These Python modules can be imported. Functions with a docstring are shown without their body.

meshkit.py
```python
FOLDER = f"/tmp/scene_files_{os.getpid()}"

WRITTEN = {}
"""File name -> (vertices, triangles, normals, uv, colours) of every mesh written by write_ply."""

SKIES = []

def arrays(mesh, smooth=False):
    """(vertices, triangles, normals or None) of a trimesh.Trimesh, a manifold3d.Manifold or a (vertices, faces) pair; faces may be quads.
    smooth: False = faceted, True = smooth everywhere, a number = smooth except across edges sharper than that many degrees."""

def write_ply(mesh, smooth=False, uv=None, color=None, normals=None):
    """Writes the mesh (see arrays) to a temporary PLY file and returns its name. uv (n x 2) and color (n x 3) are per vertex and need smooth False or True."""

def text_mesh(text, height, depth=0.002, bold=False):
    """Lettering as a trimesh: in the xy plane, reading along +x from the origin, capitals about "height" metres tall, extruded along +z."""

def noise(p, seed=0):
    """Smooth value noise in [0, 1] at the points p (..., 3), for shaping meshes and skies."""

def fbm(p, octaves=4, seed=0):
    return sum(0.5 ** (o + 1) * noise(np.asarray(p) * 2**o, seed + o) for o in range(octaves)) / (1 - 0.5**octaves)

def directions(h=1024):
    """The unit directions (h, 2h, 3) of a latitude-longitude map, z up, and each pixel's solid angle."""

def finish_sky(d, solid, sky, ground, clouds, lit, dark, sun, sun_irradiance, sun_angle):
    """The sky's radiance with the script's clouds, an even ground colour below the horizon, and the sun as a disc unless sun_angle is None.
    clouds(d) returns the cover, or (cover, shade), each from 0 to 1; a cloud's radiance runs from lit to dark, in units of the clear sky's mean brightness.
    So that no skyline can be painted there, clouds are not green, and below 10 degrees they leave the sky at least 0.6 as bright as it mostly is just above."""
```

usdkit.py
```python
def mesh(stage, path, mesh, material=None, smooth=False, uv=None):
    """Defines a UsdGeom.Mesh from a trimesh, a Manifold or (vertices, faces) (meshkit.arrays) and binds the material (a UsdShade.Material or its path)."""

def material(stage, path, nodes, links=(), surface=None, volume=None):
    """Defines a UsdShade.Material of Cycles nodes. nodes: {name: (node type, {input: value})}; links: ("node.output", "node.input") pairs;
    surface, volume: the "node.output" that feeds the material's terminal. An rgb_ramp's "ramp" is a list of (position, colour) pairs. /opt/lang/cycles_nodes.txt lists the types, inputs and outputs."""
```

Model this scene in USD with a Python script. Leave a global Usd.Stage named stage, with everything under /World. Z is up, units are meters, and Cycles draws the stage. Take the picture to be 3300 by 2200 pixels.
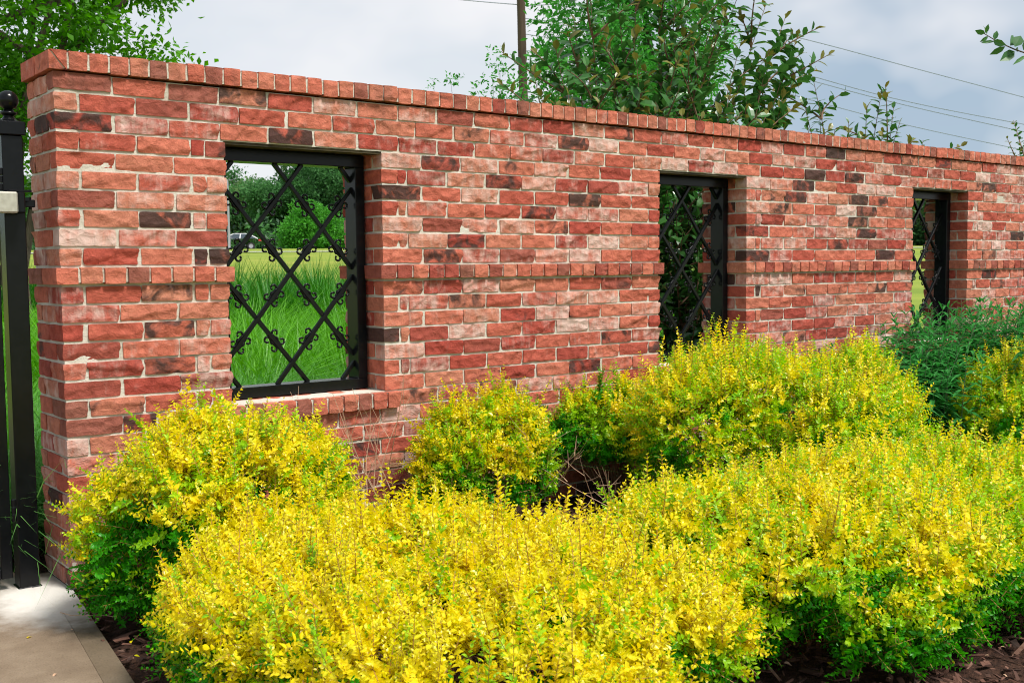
import math, numpy as np, trimesh, manifold3d, usdkit, meshkit
from pxr import Usd, UsdGeom, UsdLux, UsdShade, Gf, Sdf, Vt
from scipy.spatial.transform import Rotation

# ------------------------------------------------------------------ stage, camera, sky, sun, exposure
stage = Usd.Stage.CreateInMemory()
UsdGeom.SetStageUpAxis(stage, UsdGeom.Tokens.z)
UsdGeom.SetStageMetersPerUnit(stage, 1.0)
W_ = UsdGeom.Xform.Define(stage, "/World")
stage.SetDefaultPrim(W_.GetPrim())
UsdGeom.Scope.Define(stage, "/World/Looks")

EYE = np.array([-1.3365, -4.6955, 1.3412])
YAW, PITCH, ROLL = 0.6694, -0.0686, -0.0099
EXPOSURE = 1.78
SKY_STRENGTH = 0.055
SUN_I, SUN_ANGLE = 0.40, 14.0
SUN_DIR = np.array([0.15, -0.49, 0.86]); SUN_DIR /= np.linalg.norm(SUN_DIR)


def view_axes():
    cy, sy, cp, sp = math.cos(YAW), math.sin(YAW), math.cos(PITCH), math.sin(PITCH)
    f = np.array([sy * cp, cy * cp, sp]); r = np.array([cy, -sy, 0.0]); u = np.cross(r, f)
    c, s = math.cos(ROLL), math.sin(ROLL)
    return c * r + s * u, -s * r + c * u, f


VR, VU, VF = view_axes()
cam = UsdGeom.Camera.Define(stage, "/World/camera")
m = Gf.Matrix4d(*VR, 0, *VU, 0, *(-VF), 0, *EYE, 1)
cam.AddTransformOp().Set(m)
cam.CreateHorizontalApertureAttr(36.0)
cam.CreateVerticalApertureAttr(24.0)
cam.CreateFocalLengthAttr(36.0 * 3508.3 / 3300)
cam.CreateClippingRangeAttr(Gf.Vec2f(0.05, 5000))
cam.CreateFStopAttr(9.0)
cam.CreateFocusDistanceAttr(6.0)
cam.CreateExposureAttr(EXPOSURE)

elev, azim = math.asin(SUN_DIR[2]), math.atan2(SUN_DIR[0], SUN_DIR[1])
dome = UsdLux.DomeLight.Define(stage, "/World/sky_light")
sky_mat = usdkit.material(stage, "/World/Looks/sky", {
    "sky": ("sky_texture", {"sky_type": "single_scattering", "sun_disc": False, "sun_elevation": elev, "sun_rotation": azim}),
    "tc": ("texture_coordinate", {}),
    "map": ("mapping", {"scale": (1.0, 1.0, 1.6), "location": (9.3, 4.0, 1.0)}),
    "n": ("noise_texture", {"scale": 1.3, "detail": 5.0, "roughness": 0.42, "distortion": 0.2}),
    "n2": ("noise_texture", {"scale": 3.2, "detail": 4.0, "roughness": 0.5, "distortion": 0.1}),
    "cloud": ("rgb_ramp", {"ramp": [(0.44, (2.15, 2.72, 3.34)), (0.53, (3.25, 3.65, 4.0)), (0.62, (4.1, 4.28, 4.5))]}),
    "puff": ("rgb_ramp", {"ramp": [(0.47, (0, 0, 0)), (0.62, (0.75, 0.75, 0.75))]}),
    "cover": ("mix_color", {"fac": 0.90}),
    "lit": ("mix_color", {"b": (5.1, 5.05, 5.15), "use_clamp": False}),
    "bg": ("background_shader", {"strength": SKY_STRENGTH}),
}, [("tc.generated", "map.vector"), ("map.vector", "n.vector"), ("map.vector", "n2.vector"), ("n.fac", "cloud.fac"), ("n2.fac", "puff.fac"),
    ("sky.color", "cover.a"), ("cloud.color", "cover.b"), ("cover.result", "lit.a"), ("puff.color", "lit.fac"), ("lit.result", "bg.color")], surface="bg.background")
UsdShade.MaterialBindingAPI.Apply(dome.GetPrim()).Bind(sky_mat)

sun = UsdLux.DistantLight.Define(stage, "/World/sun_light")
sun.CreateIntensityAttr(SUN_I); sun.CreateAngleAttr(SUN_ANGLE); sun.CreateNormalizeAttr(True)
sun.CreateColorAttr(Gf.Vec3f(1.0, 0.96, 0.90))
z_ = SUN_DIR; x_ = np.cross([0, 0, 1.0], z_); x_ /= np.linalg.norm(x_); y_ = np.cross(z_, x_)
sun.AddTransformOp().Set(Gf.Matrix4d(*x_, 0, *y_, 0, *z_, 0, 0, 0, 50, 1))

# ------------------------------------------------------------------ helpers
rng = np.random.default_rng(11)
taken = {}


def numbered(parent, name):
    k = taken.get((parent, name), 0); taken[(parent, name)] = k + 1
    return name if k == 0 else f"{name}_{k:03d}"


def tag(p, label=None, cat=None, group=None, kind=None):
    p = p.GetPrim() if hasattr(p, "GetPrim") else p
    for k, v in (("label", label), ("category", cat), ("group", group), ("kind", kind)):
        if v:
            p.SetCustomDataByKey(k, v)
    return p


def thing(name, label=None, cat=None, group=None, loc=(0, 0, 0), kind=None):
    x = UsdGeom.Xform.Define(stage, "/World/" + numbered("/World", name))
    x.AddTranslateOp().Set(Gf.Vec3d(*map(float, loc)))
    tag(x, label, cat, group, kind)
    return x.GetPrim()


def obj(name, mesh, mat, parent=None, smooth=False, label=None, cat=None, group=None, kind=None, prim=None):
    base = str(parent.GetPath()) if parent else "/World"
    m = usdkit.mesh(stage, base + "/" + numbered(base, name), mesh, mat, smooth)
    for k, v in (prim or {}).items():
        UsdGeom.PrimvarsAPI(m).CreatePrimvar(k, Sdf.ValueTypeNames.Color3fArray, "vertex").Set(Vt.Vec3fArray.FromNumpy(np.asarray(v, np.float32)))
    tag(m, label, cat, group, kind)
    return m.GetPrim()


class MB:
    """Collects vertices and triangles of one mesh."""
    def __init__(self): self.v, self.f, self.n = [], [], 0

    def add(self, v, f):
        v = np.asarray(v, float); f = np.asarray(f, int)
        if f.shape[1] == 4:
            f = np.vstack([f[:, [0, 1, 2]], f[:, [0, 2, 3]]])
        self.v.append(v); self.f.append(f + self.n); self.n += len(v)
        return self

    def box(self, x0, x1, y0, y1, z0, z1):
        m = trimesh.creation.box([x1 - x0, y1 - y0, z1 - z0]); m.apply_translation([(x0 + x1) / 2, (y0 + y1) / 2, (z0 + z1) / 2])
        return self.add(m.vertices, m.faces)

    def rbox(self, x0, x1, y0, y1, z0, z1, r=0.003):
        return self.man(manifold3d.Manifold.batch_hull([manifold3d.Manifold.cube((x1 - x0 - 2 * a, y1 - y0 - 2 * b, z1 - z0 - 2 * c)).translate((x0 + a, y0 + b, z0 + c))
                                                        for a, b, c in ((0, r, r), (r, 0, r), (r, r, 0))]))

    def man(self, m):
        q = m.to_mesh(); return self.add(q.vert_properties[:, :3], q.tri_verts)

    def tube(self, pts, rad, sides=6):
        pts = np.asarray(pts, float); n = len(pts); rad = np.broadcast_to(rad, n)
        t = np.gradient(pts, axis=0); t /= np.linalg.norm(t, axis=1, keepdims=True) + 1e-12
        ref = np.array([0, 0, 1.0]) if abs(t[0][2]) < 0.9 else np.array([1.0, 0, 0])
        a = np.cross(t, ref); a /= np.linalg.norm(a, axis=1, keepdims=True) + 1e-12
        b = np.cross(t, a)
        ang = np.arange(sides) / sides * 2 * np.pi
        ring = pts[:, None] + rad[:, None, None] * (np.cos(ang)[None, :, None] * a[:, None] + np.sin(ang)[None, :, None] * b[:, None])
        v = np.vstack([ring.reshape(-1, 3), pts[:1], pts[-1:]])
        f = []
        for i in range(n - 1):
            for k in range(sides):
                p, q = i * sides + k, i * sides + (k + 1) % sides
                f += [[p, p + sides, q + sides], [p, q + sides, q]]
        for k in range(sides):
            f += [[n * sides, k, (k + 1) % sides], [n * sides + 1, (n - 1) * sides + (k + 1) % sides, (n - 1) * sides + k]]
        return self.add(v, f)

    def mesh(self): return np.vstack(self.v), np.vstack(self.f)


def lathe(profile, sections=24):
    m = trimesh.creation.revolve(np.asarray(profile, float), sections=sections)
    return np.array(m.vertices), np.array(m.faces)


def frame_to(d, roll):
    """Rotation matrices whose z axis is d, rolled about it."""
    d = d / np.linalg.norm(d, axis=1, keepdims=True)
    ref = np.where(np.abs(d[:, 2:3]) < 0.95, [[0, 0, 1.0]], [[1.0, 0, 0]])
    a = np.cross(ref, d); a /= np.linalg.norm(a, axis=1, keepdims=True); b = np.cross(d, a)
    c, s = np.cos(roll)[:, None], np.sin(roll)[:, None]
    return np.stack([c * a + s * b, -s * a + c * b, d], axis=2)


def scatter(name, protos, pos, mats, scale, which, parent, kind="stuff", **tags):
    """One PointInstancer; protos: (mesh, material, smooth)."""
    base = str(parent.GetPath()) if parent else "/World"
    path = base + "/" + numbered(base, name)
    pi = UsdGeom.PointInstancer.Define(stage, path)
    for i, (mesh, mat, sm) in enumerate(protos):
        usdkit.mesh(stage, f"{path}/pieces/piece_{i:03d}", mesh, mat, sm)
        pi.GetPrototypesRel().AddTarget(f"{path}/pieces/piece_{i:03d}")
    q = Rotation.from_matrix(mats).as_quat()
    pi.CreatePositionsAttr(Vt.Vec3fArray.FromNumpy(np.asarray(pos, np.float32)))
    pi.CreateOrientationsAttr(Vt.QuathArray([Gf.Quath(float(w), float(x), float(y), float(z)) for x, y, z, w in q]))
    sc = np.asarray(scale, np.float32)
    pi.CreateScalesAttr(Vt.Vec3fArray.FromNumpy(np.repeat(sc[:, None], 3, 1) if sc.ndim == 1 else sc))
    pi.CreateProtoIndicesAttr(Vt.IntArray.FromNumpy(np.asarray(which, np.int32)))
    tag(pi, kind=kind, **tags)
    return pi.GetPrim()


def project(p):
    d = np.asarray(p, float) - EYE
    z = d @ VF
    return 512 + 1088.6 * (d @ VR) / z, 341 - 1088.6 * (d @ VU) / z, z


def ray(px, py):
    """Direction through a point of the 3300 x 2200 photograph (used to measure positions)."""
    return (px - 1650) / 3508.3 * VR - (py - 1100) / 3508.3 * VU + VF


def at_y(px, py, y):
    d = ray(px, py); return EYE + d * (y - EYE[1]) / d[1]


def at_depth(px, py, t):
    return EYE + ray(px, py) * t


# ------------------------------------------------------------------ materials
def mat(name, nodes, links, surface="p.BSDF"):
    return usdkit.material(stage, "/World/Looks/" + name, nodes, links, surface=surface)


def leaf_mat(name, ramp, trans=0.30, rough=0.42, spec=0.4, tcol=None):
    return mat(name, {
        "g": ("geometry", {}), "o": ("object_info", {}), "mx": ("mix_float", {"fac": 0.35}),
        "r": ("rgb_ramp", {"ramp": ramp}),
        "p": ("principled_bsdf", {"roughness": rough, "specular_ior_level": spec}),
        "hs": ("hsv", {"saturation": 1.05, "value": 1.15}),
        "t": ("translucent_bsdf", {}), "mix": ("mix_closure", {"fac": trans}),
    }, [("g.random_per_island", "mx.a"), ("o.random", "mx.b"), ("mx.result", "r.fac"), ("r.color", "p.base_color"), ("r.color", "hs.color"), ("hs.color", "t.color"),
        ("p.BSDF", "mix.closure1"), ("t.BSDF", "mix.closure2")], surface="mix.closure")


def noise_mat(name, ramp, scale, rough=0.8, detail=6.0, bump=0.3, bscale=None, dist=0.01, stretch=(1, 1, 1), spec=0.3, **more):
    return mat(name, {
        "g": ("geometry", {}), "m": ("mapping", {"scale": stretch}),
        "n": ("noise_texture", {"scale": scale, "detail": detail, "roughness": 0.62}),
        "r": ("rgb_ramp", {"ramp": ramp}),
        "nb": ("noise_texture", {"scale": bscale or scale * 4, "detail": 5.0, "roughness": 0.6}),
        "b": ("bump", {"strength": bump, "distance": dist}),
        "p": ("principled_bsdf", {"roughness": rough, "specular_ior_level": spec, **more}),
    }, [("g.position", "m.vector"), ("m.vector", "n.vector"), ("n.fac", "r.fac"), ("r.color", "p.base_color"), ("m.vector", "nb.vector"), ("nb.fac", "b.height"), ("b.normal", "p.normal")])


M_brick = mat("brick_face", {
    "g": ("geometry", {}), "a": ("attribute", {"attribute": "tint"}), "s": ("separate_color", {}),
    "off": ("vector_math", {"math_type": "multiply_add", "vector2": (37.0, 53.0, 71.0)}),
    "base": ("rgb_ramp", {"ramp": [(0.0, (0.47, 0.178, 0.112)), (0.30, (0.49, 0.138, 0.086)), (0.55, (0.42, 0.098, 0.062)), (0.8, (0.34, 0.055, 0.038)), (1.0, (0.26, 0.095, 0.066))]}),
    # grain
    "n1": ("noise_texture", {"scale": 20.0, "detail": 7.0, "roughness": 0.62, "distortion": 0.5}),
    "var": ("rgb_ramp", {"ramp": [(0.28, (0.72, 0.66, 0.64)), (0.5, (1.04, 1.04, 1.04)), (0.70, (1.24, 1.34, 1.36))]}),
    "m1": ("mix_color", {"blend_type": "multiply", "fac": 1.0, "use_clamp": False}),
    "n3": ("noise_texture", {"scale": 260.0, "detail": 3.0, "roughness": 0.6}),
    "var3": ("rgb_ramp", {"ramp": [(0.3, (0.82, 0.80, 0.80)), (0.7, (1.14, 1.16, 1.16))]}),
    "m3": ("mix_color", {"blend_type": "multiply", "fac": 1.0, "use_clamp": False}),
    # burnt
    "n2": ("noise_texture", {"scale": 11.0, "detail": 5.0, "roughness": 0.55, "distortion": 0.8}),
    "bsum": ("math", {"math_type": "add"}), "bm": ("map_range", {"range_type": "smoothstep", "from_min": 0.98, "from_max": 1.20, "to_min": 0.0, "to_max": 1.0, "clamp": True}),
    "burn": ("mix_color", {"b": (0.046, 0.031, 0.027), "use_clamp": False}),
    "bmm": ("math", {"math_type": "multiply", "value2": 0.92}),
    # lime wash, run down in vertical streaks
    "wm": ("mapping", {"scale": (1.0, 1.0, 0.28)}),
    "nw": ("noise_texture", {"scale": 34.0, "detail": 6.0, "roughness": 0.66, "distortion": 0.3}),
    "nw2": ("noise_texture", {"scale": 13.0, "detail": 3.0, "roughness": 0.5}),
    "wmix": ("mix_float", {"fac": 0.55}),
    "wsum": ("math", {"math_type": "add"}), "wmr": ("map_range", {"range_type": "smoothstep", "from_min": 0.95, "from_max": 1.30, "to_min": 0.0, "to_max": 0.90, "clamp": True}),
    "white": ("mix_color", {"b": (0.64, 0.47, 0.41), "use_clamp": False}),
    # relief: torn folds and sand grain
    "fm": ("mapping", {"scale": (1.0, 1.0, 1.7), "rotation": (0.0, 0.5, 0.0)}),
    "fold": ("voronoi_texture", {"feature": "f1", "scale": 15.0, "randomness": 1.0}),
    "nf": ("noise_texture", {"scale": 26.0, "detail": 6.0, "roughness": 0.7, "distortion": 1.2}),
    "hsum": ("math", {"math_type": "multiply_add", "value2": 0.9}),
    "b1": ("bump", {"strength": 0.8, "distance": 0.011}), "b2": ("bump", {"strength": 0.30, "distance": 0.002}),
    # soil splashed up from the bed, drips under the coping
    "xyz": ("separate_xyz", {}), "low": ("map_range", {"from_min": 0.42, "from_max": 0.02, "to_min": 0.0, "to_max": 1.0, "clamp": True}),
    "hi": ("map_range", {"from_min": 1.86, "from_max": 2.14, "to_min": 0.0, "to_max": 1.0, "clamp": True}),
    "dm": ("mapping", {"scale": (9.0, 9.0, 1.1)}), "dn": ("noise_texture", {"scale": 1.0, "detail": 4.0, "roughness": 0.6}),
    "dr": ("map_range", {"from_min": 0.48, "from_max": 0.72, "to_min": 0.0, "to_max": 1.0, "clamp": True}), "dh": ("math", {"math_type": "multiply"}), "dsum": ("math", {"math_type": "maximum"}), "dk": ("math", {"math_type": "multiply", "value2": 0.42}),
    "dirt": ("mix_color", {"b": (0.085, 0.052, 0.038), "use_clamp": False}),
    "p": ("principled_bsdf", {"roughness": 0.86, "specular_ior_level": 0.22}),
}, [("g.position", "xyz.vector"), ("xyz.z", "low.value"), ("xyz.z", "hi.value"), ("g.position", "dm.vector"), ("dm.vector", "dn.vector"), ("dn.fac", "dr.value"), ("dr.result", "dh.value1"), ("hi.result", "dh.value2"),
    ("low.result", "dsum.value1"), ("dh.value", "dsum.value2"), ("dsum.value", "dk.value1"), ("dk.value", "dirt.fac"), ("white.result", "dirt.a"), ("a.color", "s.color"), ("a.color", "off.vector1"), ("g.position", "off.vector3"), ("s.r", "base.fac"),
    ("off.vector", "n1.vector"), ("n1.fac", "var.fac"), ("base.color", "m1.a"), ("var.color", "m1.b"),
    ("g.position", "n3.vector"), ("n3.fac", "var3.fac"), ("m1.result", "m3.a"), ("var3.color", "m3.b"),
    ("off.vector", "n2.vector"), ("n2.fac", "bsum.value1"), ("s.g", "bsum.value2"), ("bsum.value", "bm.value"), ("bm.result", "bmm.value1"), ("bmm.value", "burn.fac"), ("m3.result", "burn.a"),
    ("off.vector", "wm.vector"), ("wm.vector", "nw.vector"), ("off.vector", "nw2.vector"), ("nw.fac", "wmix.a"), ("nw2.fac", "wmix.b"), ("wmix.result", "wsum.value1"), ("s.b", "wsum.value2"), ("wsum.value", "wmr.value"), ("wmr.result", "white.fac"), ("burn.result", "white.a"),
    ("off.vector", "fm.vector"), ("fm.vector", "fold.vector"), ("off.vector", "nf.vector"), ("fold.distance", "hsum.value1"), ("nf.fac", "hsum.value3"), ("hsum.value", "b1.height"),
    ("n3.fac", "b2.height"), ("b1.normal", "b2.normal"), ("b2.normal", "p.normal"), ("dirt.result", "p.base_color")])

M_mortar = noise_mat("mortar", [(0.25, (0.36, 0.32, 0.25)), (0.45, (0.53, 0.49, 0.41)), (0.7, (0.68, 0.65, 0.58))], 3.5, rough=0.95, bump=0.8, bscale=90, dist=0.006, spec=0.15)
M_iron = noise_mat("black_paint", [(0.3, (0.0035, 0.004, 0.0045)), (0.7, (0.006, 0.0065, 0.0075))], 20, rough=0.20, bump=0.20, bscale=160, dist=0.0025, spec=0.22)
M_lintel = noise_mat("lintel_steel", [(0.3, (0.030, 0.022, 0.012)), (0.6, (0.09, 0.07, 0.035)), (0.75, (0.16, 0.12, 0.06))], 9, rough=0.7)
M_silver = mat("brushed_metal", {"g": ("geometry", {}), "n": ("noise_texture", {"scale": 40.0}), "r": ("rgb_ramp", {"ramp": [(0.3, (0.46, 0.43, 0.36)), (0.7, (0.60, 0.57, 0.49))]}),
                                 "p": ("principled_bsdf", {"roughness": 0.38, "metallic": 0.55})}, [("g.position", "n.vector"), ("n.fac", "r.fac"), ("r.color", "p.base_color")])
M_bark = noise_mat("bark", [(0.3, (0.055, 0.040, 0.028)), (0.7, (0.17, 0.13, 0.095))], 18, rough=0.9, bump=0.9, stretch=(1, 1, 0.25), dist=0.02)
M_twig = noise_mat("brown_twig", [(0.3, (0.12, 0.062, 0.036)), (0.7, (0.24, 0.15, 0.095))], 40, rough=0.75, bump=0.2)
M_redtwig = noise_mat("red_stem", [(0.3, (0.30, 0.13, 0.04)), (0.7, (0.42, 0.24, 0.08))], 40, rough=0.7, bump=0.1)
M_drytwig = noise_mat("dry_twig", [(0.3, (0.36, 0.21, 0.13)), (0.7, (0.56, 0.38, 0.25))], 40, rough=0.8, bump=0.1)
M_mulch = noise_mat("mulch", [(0.3, (0.022, 0.010, 0.006)), (0.55, (0.060, 0.026, 0.015)), (0.75, (0.13, 0.065, 0.042))], 45, rough=0.95, bump=1.0, bscale=60, dist=0.03)
M_chip = mat("mulch_chip", {"o": ("object_info", {}), "g": ("geometry", {}), "n": ("noise_texture", {"scale": 90.0, "detail": 4.0}), "mx": ("mix_float", {"fac": 0.3}),
                            "r": ("rgb_ramp", {"ramp": [(0.1, (0.022, 0.010, 0.006)), (0.45, (0.075, 0.030, 0.018)), (0.75, (0.14, 0.062, 0.04)), (0.95, (0.26, 0.16, 0.11))]}),
                            "p": ("principled_bsdf", {"roughness": 0.9})}, [("g.position", "n.vector"), ("o.random", "mx.a"), ("n.fac", "mx.b"), ("mx.result", "r.fac"), ("r.color", "p.base_color")])

M_priv_yel = leaf_mat("privet_leaf_gold", [(0.05, (0.74, 0.70, 0.010)), (0.30, (0.90, 0.74, 0.012)), (0.6, (0.95, 0.72, 0.016)), (0.82, (0.93, 0.78, 0.07)), (1.0, (0.95, 0.87, 0.36))], 0.42, 0.33, 0.5)
M_priv_lime = leaf_mat("privet_leaf_lime", [(0.05, (0.26, 0.54, 0.006)), (0.4, (0.46, 0.66, 0.008)), (0.75, (0.64, 0.70, 0.010)), (1.0, (0.80, 0.72, 0.02))], 0.42, 0.36, 0.4)
M_priv_grn = leaf_mat("privet_leaf_green", [(0.05, (0.030, 0.26, 0.004)), (0.45, (0.07, 0.44, 0.004)), (0.8, (0.17, 0.56, 0.006)), (1.0, (0.38, 0.62, 0.010))], 0.45, 0.36, 0.35)
M_phot = leaf_mat("glossy_leaf", [(0.0, (0.034, 0.120, 0.026)), (0.5, (0.070, 0.21, 0.040)), (0.85, (0.115, 0.28, 0.05)), (1.0, (0.24, 0.34, 0.06))], 0.24, 0.28, 0.5)
M_phot_red = leaf_mat("young_red_leaf", [(0.0, (0.16, 0.17, 0.03)), (0.45, (0.24, 0.20, 0.04)), (0.75, (0.36, 0.19, 0.07)), (1.0, (0.50, 0.24, 0.13))], 0.28, 0.30, 0.5)
M_sage = leaf_mat("sage_leaf", [(0.0, (0.026, 0.18, 0.034)), (0.5, (0.055, 0.30, 0.052)), (1.0, (0.14, 0.46, 0.08))], 0.32, 0.55, 0.15)
M_sagestem = noise_mat("sage_stem", [(0.3, (0.06, 0.12, 0.05)), (0.7, (0.17, 0.24, 0.13))], 30, rough=0.8)
M_oak = leaf_mat("oak_leaf", [(0.0, (0.05, 0.25, 0.035)), (0.5, (0.09, 0.38, 0.045)), (0.9, (0.16, 0.48, 0.05)), (1.0, (0.30, 0.52, 0.06))], 0.48, 0.45, 0.3)
M_elm = leaf_mat("bright_tree_leaf", [(0.0, (0.07, 0.24, 0.012)), (0.5, (0.13, 0.40, 0.014)), (0.85, (0.22, 0.50, 0.018)), (1.0, (0.42, 0.46, 0.06))], 0.52, 0.5, 0.2)
M_wood1 = leaf_mat("far_leaf_olive", [(0.0, (0.12, 0.22, 0.08)), (0.5, (0.20, 0.34, 0.11)), (1.0, (0.34, 0.46, 0.16))], 0.48, 0.6, 0.2)
M_wood2 = leaf_mat("far_leaf_deep", [(0.0, (0.06, 0.17, 0.055)), (0.5, (0.105, 0.28, 0.08)), (1.0, (0.21, 0.40, 0.10))], 0.48, 0.6, 0.2)
M_wood3 = leaf_mat("far_leaf_bright", [(0.0, (0.06, 0.27, 0.025)), (0.5, (0.10, 0.38, 0.03)), (0.9, (0.22, 0.50, 0.035)), (1.0, (0.55, 0.52, 0.04))], 0.35, 0.5, 0.25)
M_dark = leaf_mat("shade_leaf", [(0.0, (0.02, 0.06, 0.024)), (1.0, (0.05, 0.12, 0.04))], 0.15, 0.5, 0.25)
M_grass = leaf_mat("tall_grass", [(0.0, (0.07, 0.28, 0.008)), (0.5, (0.16, 0.46, 0.014)), (0.85, (0.32, 0.58, 0.03)), (1.0, (0.55, 0.64, 0.12))], 0.38, 0.42, 0.4)
M_grass2 = leaf_mat("fine_grass", [(0.0, (0.10, 0.30, 0.06)), (0.5, (0.20, 0.46, 0.11)), (0.85, (0.42, 0.60, 0.24)), (1.0, (0.62, 0.70, 0.34))], 0.34, 0.42, 0.4)
M_deepgrass = leaf_mat("deep_grass", [(0.0, (0.03, 0.17, 0.012)), (0.5, (0.07, 0.29, 0.018)), (1.0, (0.16, 0.42, 0.03))], 0.35, 0.45, 0.3)
M_lawn = noise_mat("lawn", [(0.25, (0.11, 0.18, 0.016)), (0.5, (0.20, 0.26, 0.028)), (0.75, (0.30, 0.30, 0.05))], 0.35, rough=0.95, bump=0.8, bscale=30, dist=0.03, stretch=(0.6, 1.0, 1.0))
M_road = noise_mat("road_concrete", [(0.3, (0.40, 0.39, 0.37)), (0.7, (0.50, 0.49, 0.46))], 1.5)
M_wire = mat("cable", {"p": ("principled_bsdf", {"base_color": (0.16, 0.20, 0.25), "roughness": 0.6})}, [])
M_pole = noise_mat("wood_pole", [(0.3, (0.040, 0.026, 0.020)), (0.7, (0.11, 0.075, 0.055))], 6, stretch=(1, 1, 0.08), rough=0.9)

def concrete(name, ramp):
    return mat(name, {
    "g": ("geometry", {}), "n": ("noise_texture", {"scale": 3.0, "detail": 7.0, "roughness": 0.65}),
    "r": ("rgb_ramp", {"ramp": ramp}),
    "sp": ("noise_texture", {"scale": 150.0, "detail": 3.0, "roughness": 0.7}), "spr": ("rgb_ramp", {"ramp": [(0.28, (0.55, 0.53, 0.5)), (0.42, (0.96, 0.96, 0.96)), (0.75, (1.18, 1.16, 1.12))]}),
    "m": ("mix_color", {"blend_type": "multiply", "fac": 1.0, "use_clamp": False}),
    # pale splash of spilt cement at the foot of the wall
    "d": ("vector_math", {"math_type": "subtract", "vector2": (-0.105, -0.08, 0.0)}), "dm": ("mapping", {"scale": (2.5, 1.55, 0.0)}), "len": ("vector_math", {"math_type": "length"}),
    "nn": ("noise_texture", {"scale": 7.0, "detail": 5.0, "roughness": 0.6}), "wob": ("math", {"math_type": "multiply_add", "value2": -0.7}),
    "st": ("map_range", {"range_type": "smoothstep", "from_min": -0.10, "from_max": 0.46, "to_min": 0.95, "to_max": 0.0, "clamp": True}),
    "w": ("mix_color", {"b": (0.66, 0.63, 0.58), "use_clamp": False}),
    "b": ("bump", {"strength": 0.35, "distance": 0.004}), "p": ("principled_bsdf", {"roughness": 0.88, "specular_ior_level": 0.25}),
}, [("g.position", "n.vector"), ("n.fac", "r.fac"), ("g.position", "sp.vector"), ("sp.fac", "spr.fac"), ("r.color", "m.a"), ("spr.color", "m.b"),
    ("g.position", "d.vector1"), ("d.vector", "dm.vector"), ("dm.vector", "len.vector1"), ("g.position", "nn.vector"), ("nn.fac", "wob.value1"), ("len.value", "wob.value3"), ("wob.value", "st.value"),
    ("st.result", "w.fac"), ("m.result", "w.a"), ("w.result", "p.base_color"), ("sp.fac", "b.height"), ("b.normal", "p.normal")])


M_conc = concrete("concrete", [(0.25, (0.125, 0.088, 0.058)), (0.5, (0.19, 0.140, 0.096)), (0.75, (0.27, 0.21, 0.15))])
M_edge = concrete("concrete_edge", [(0.25, (0.100, 0.073, 0.045)), (0.5, (0.14, 0.105, 0.070)), (0.75, (0.20, 0.16, 0.115))])

# ------------------------------------------------------------------ setting: terrain, pavement, mulch
AZ = 0.45


def depth_t(x, y): return (x - EYE[0]) * math.sin(AZ) + (y - EYE[1]) * math.cos(AZ)


def ground_z(x, y):
    t = depth_t(np.asarray(x, float), np.asarray(y, float))
    s = np.clip((t - 8.5) / 88.0, 0, 1)
    back = np.clip((np.asarray(y) - 0.5) / 3.0, 0, 1)
    return -0.14 + back * 0.10 + back * (3.12 * s + 0.10 * np.sin(t * 0.21 + np.asarray(x) * 0.13) * s * (1 - s))


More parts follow.
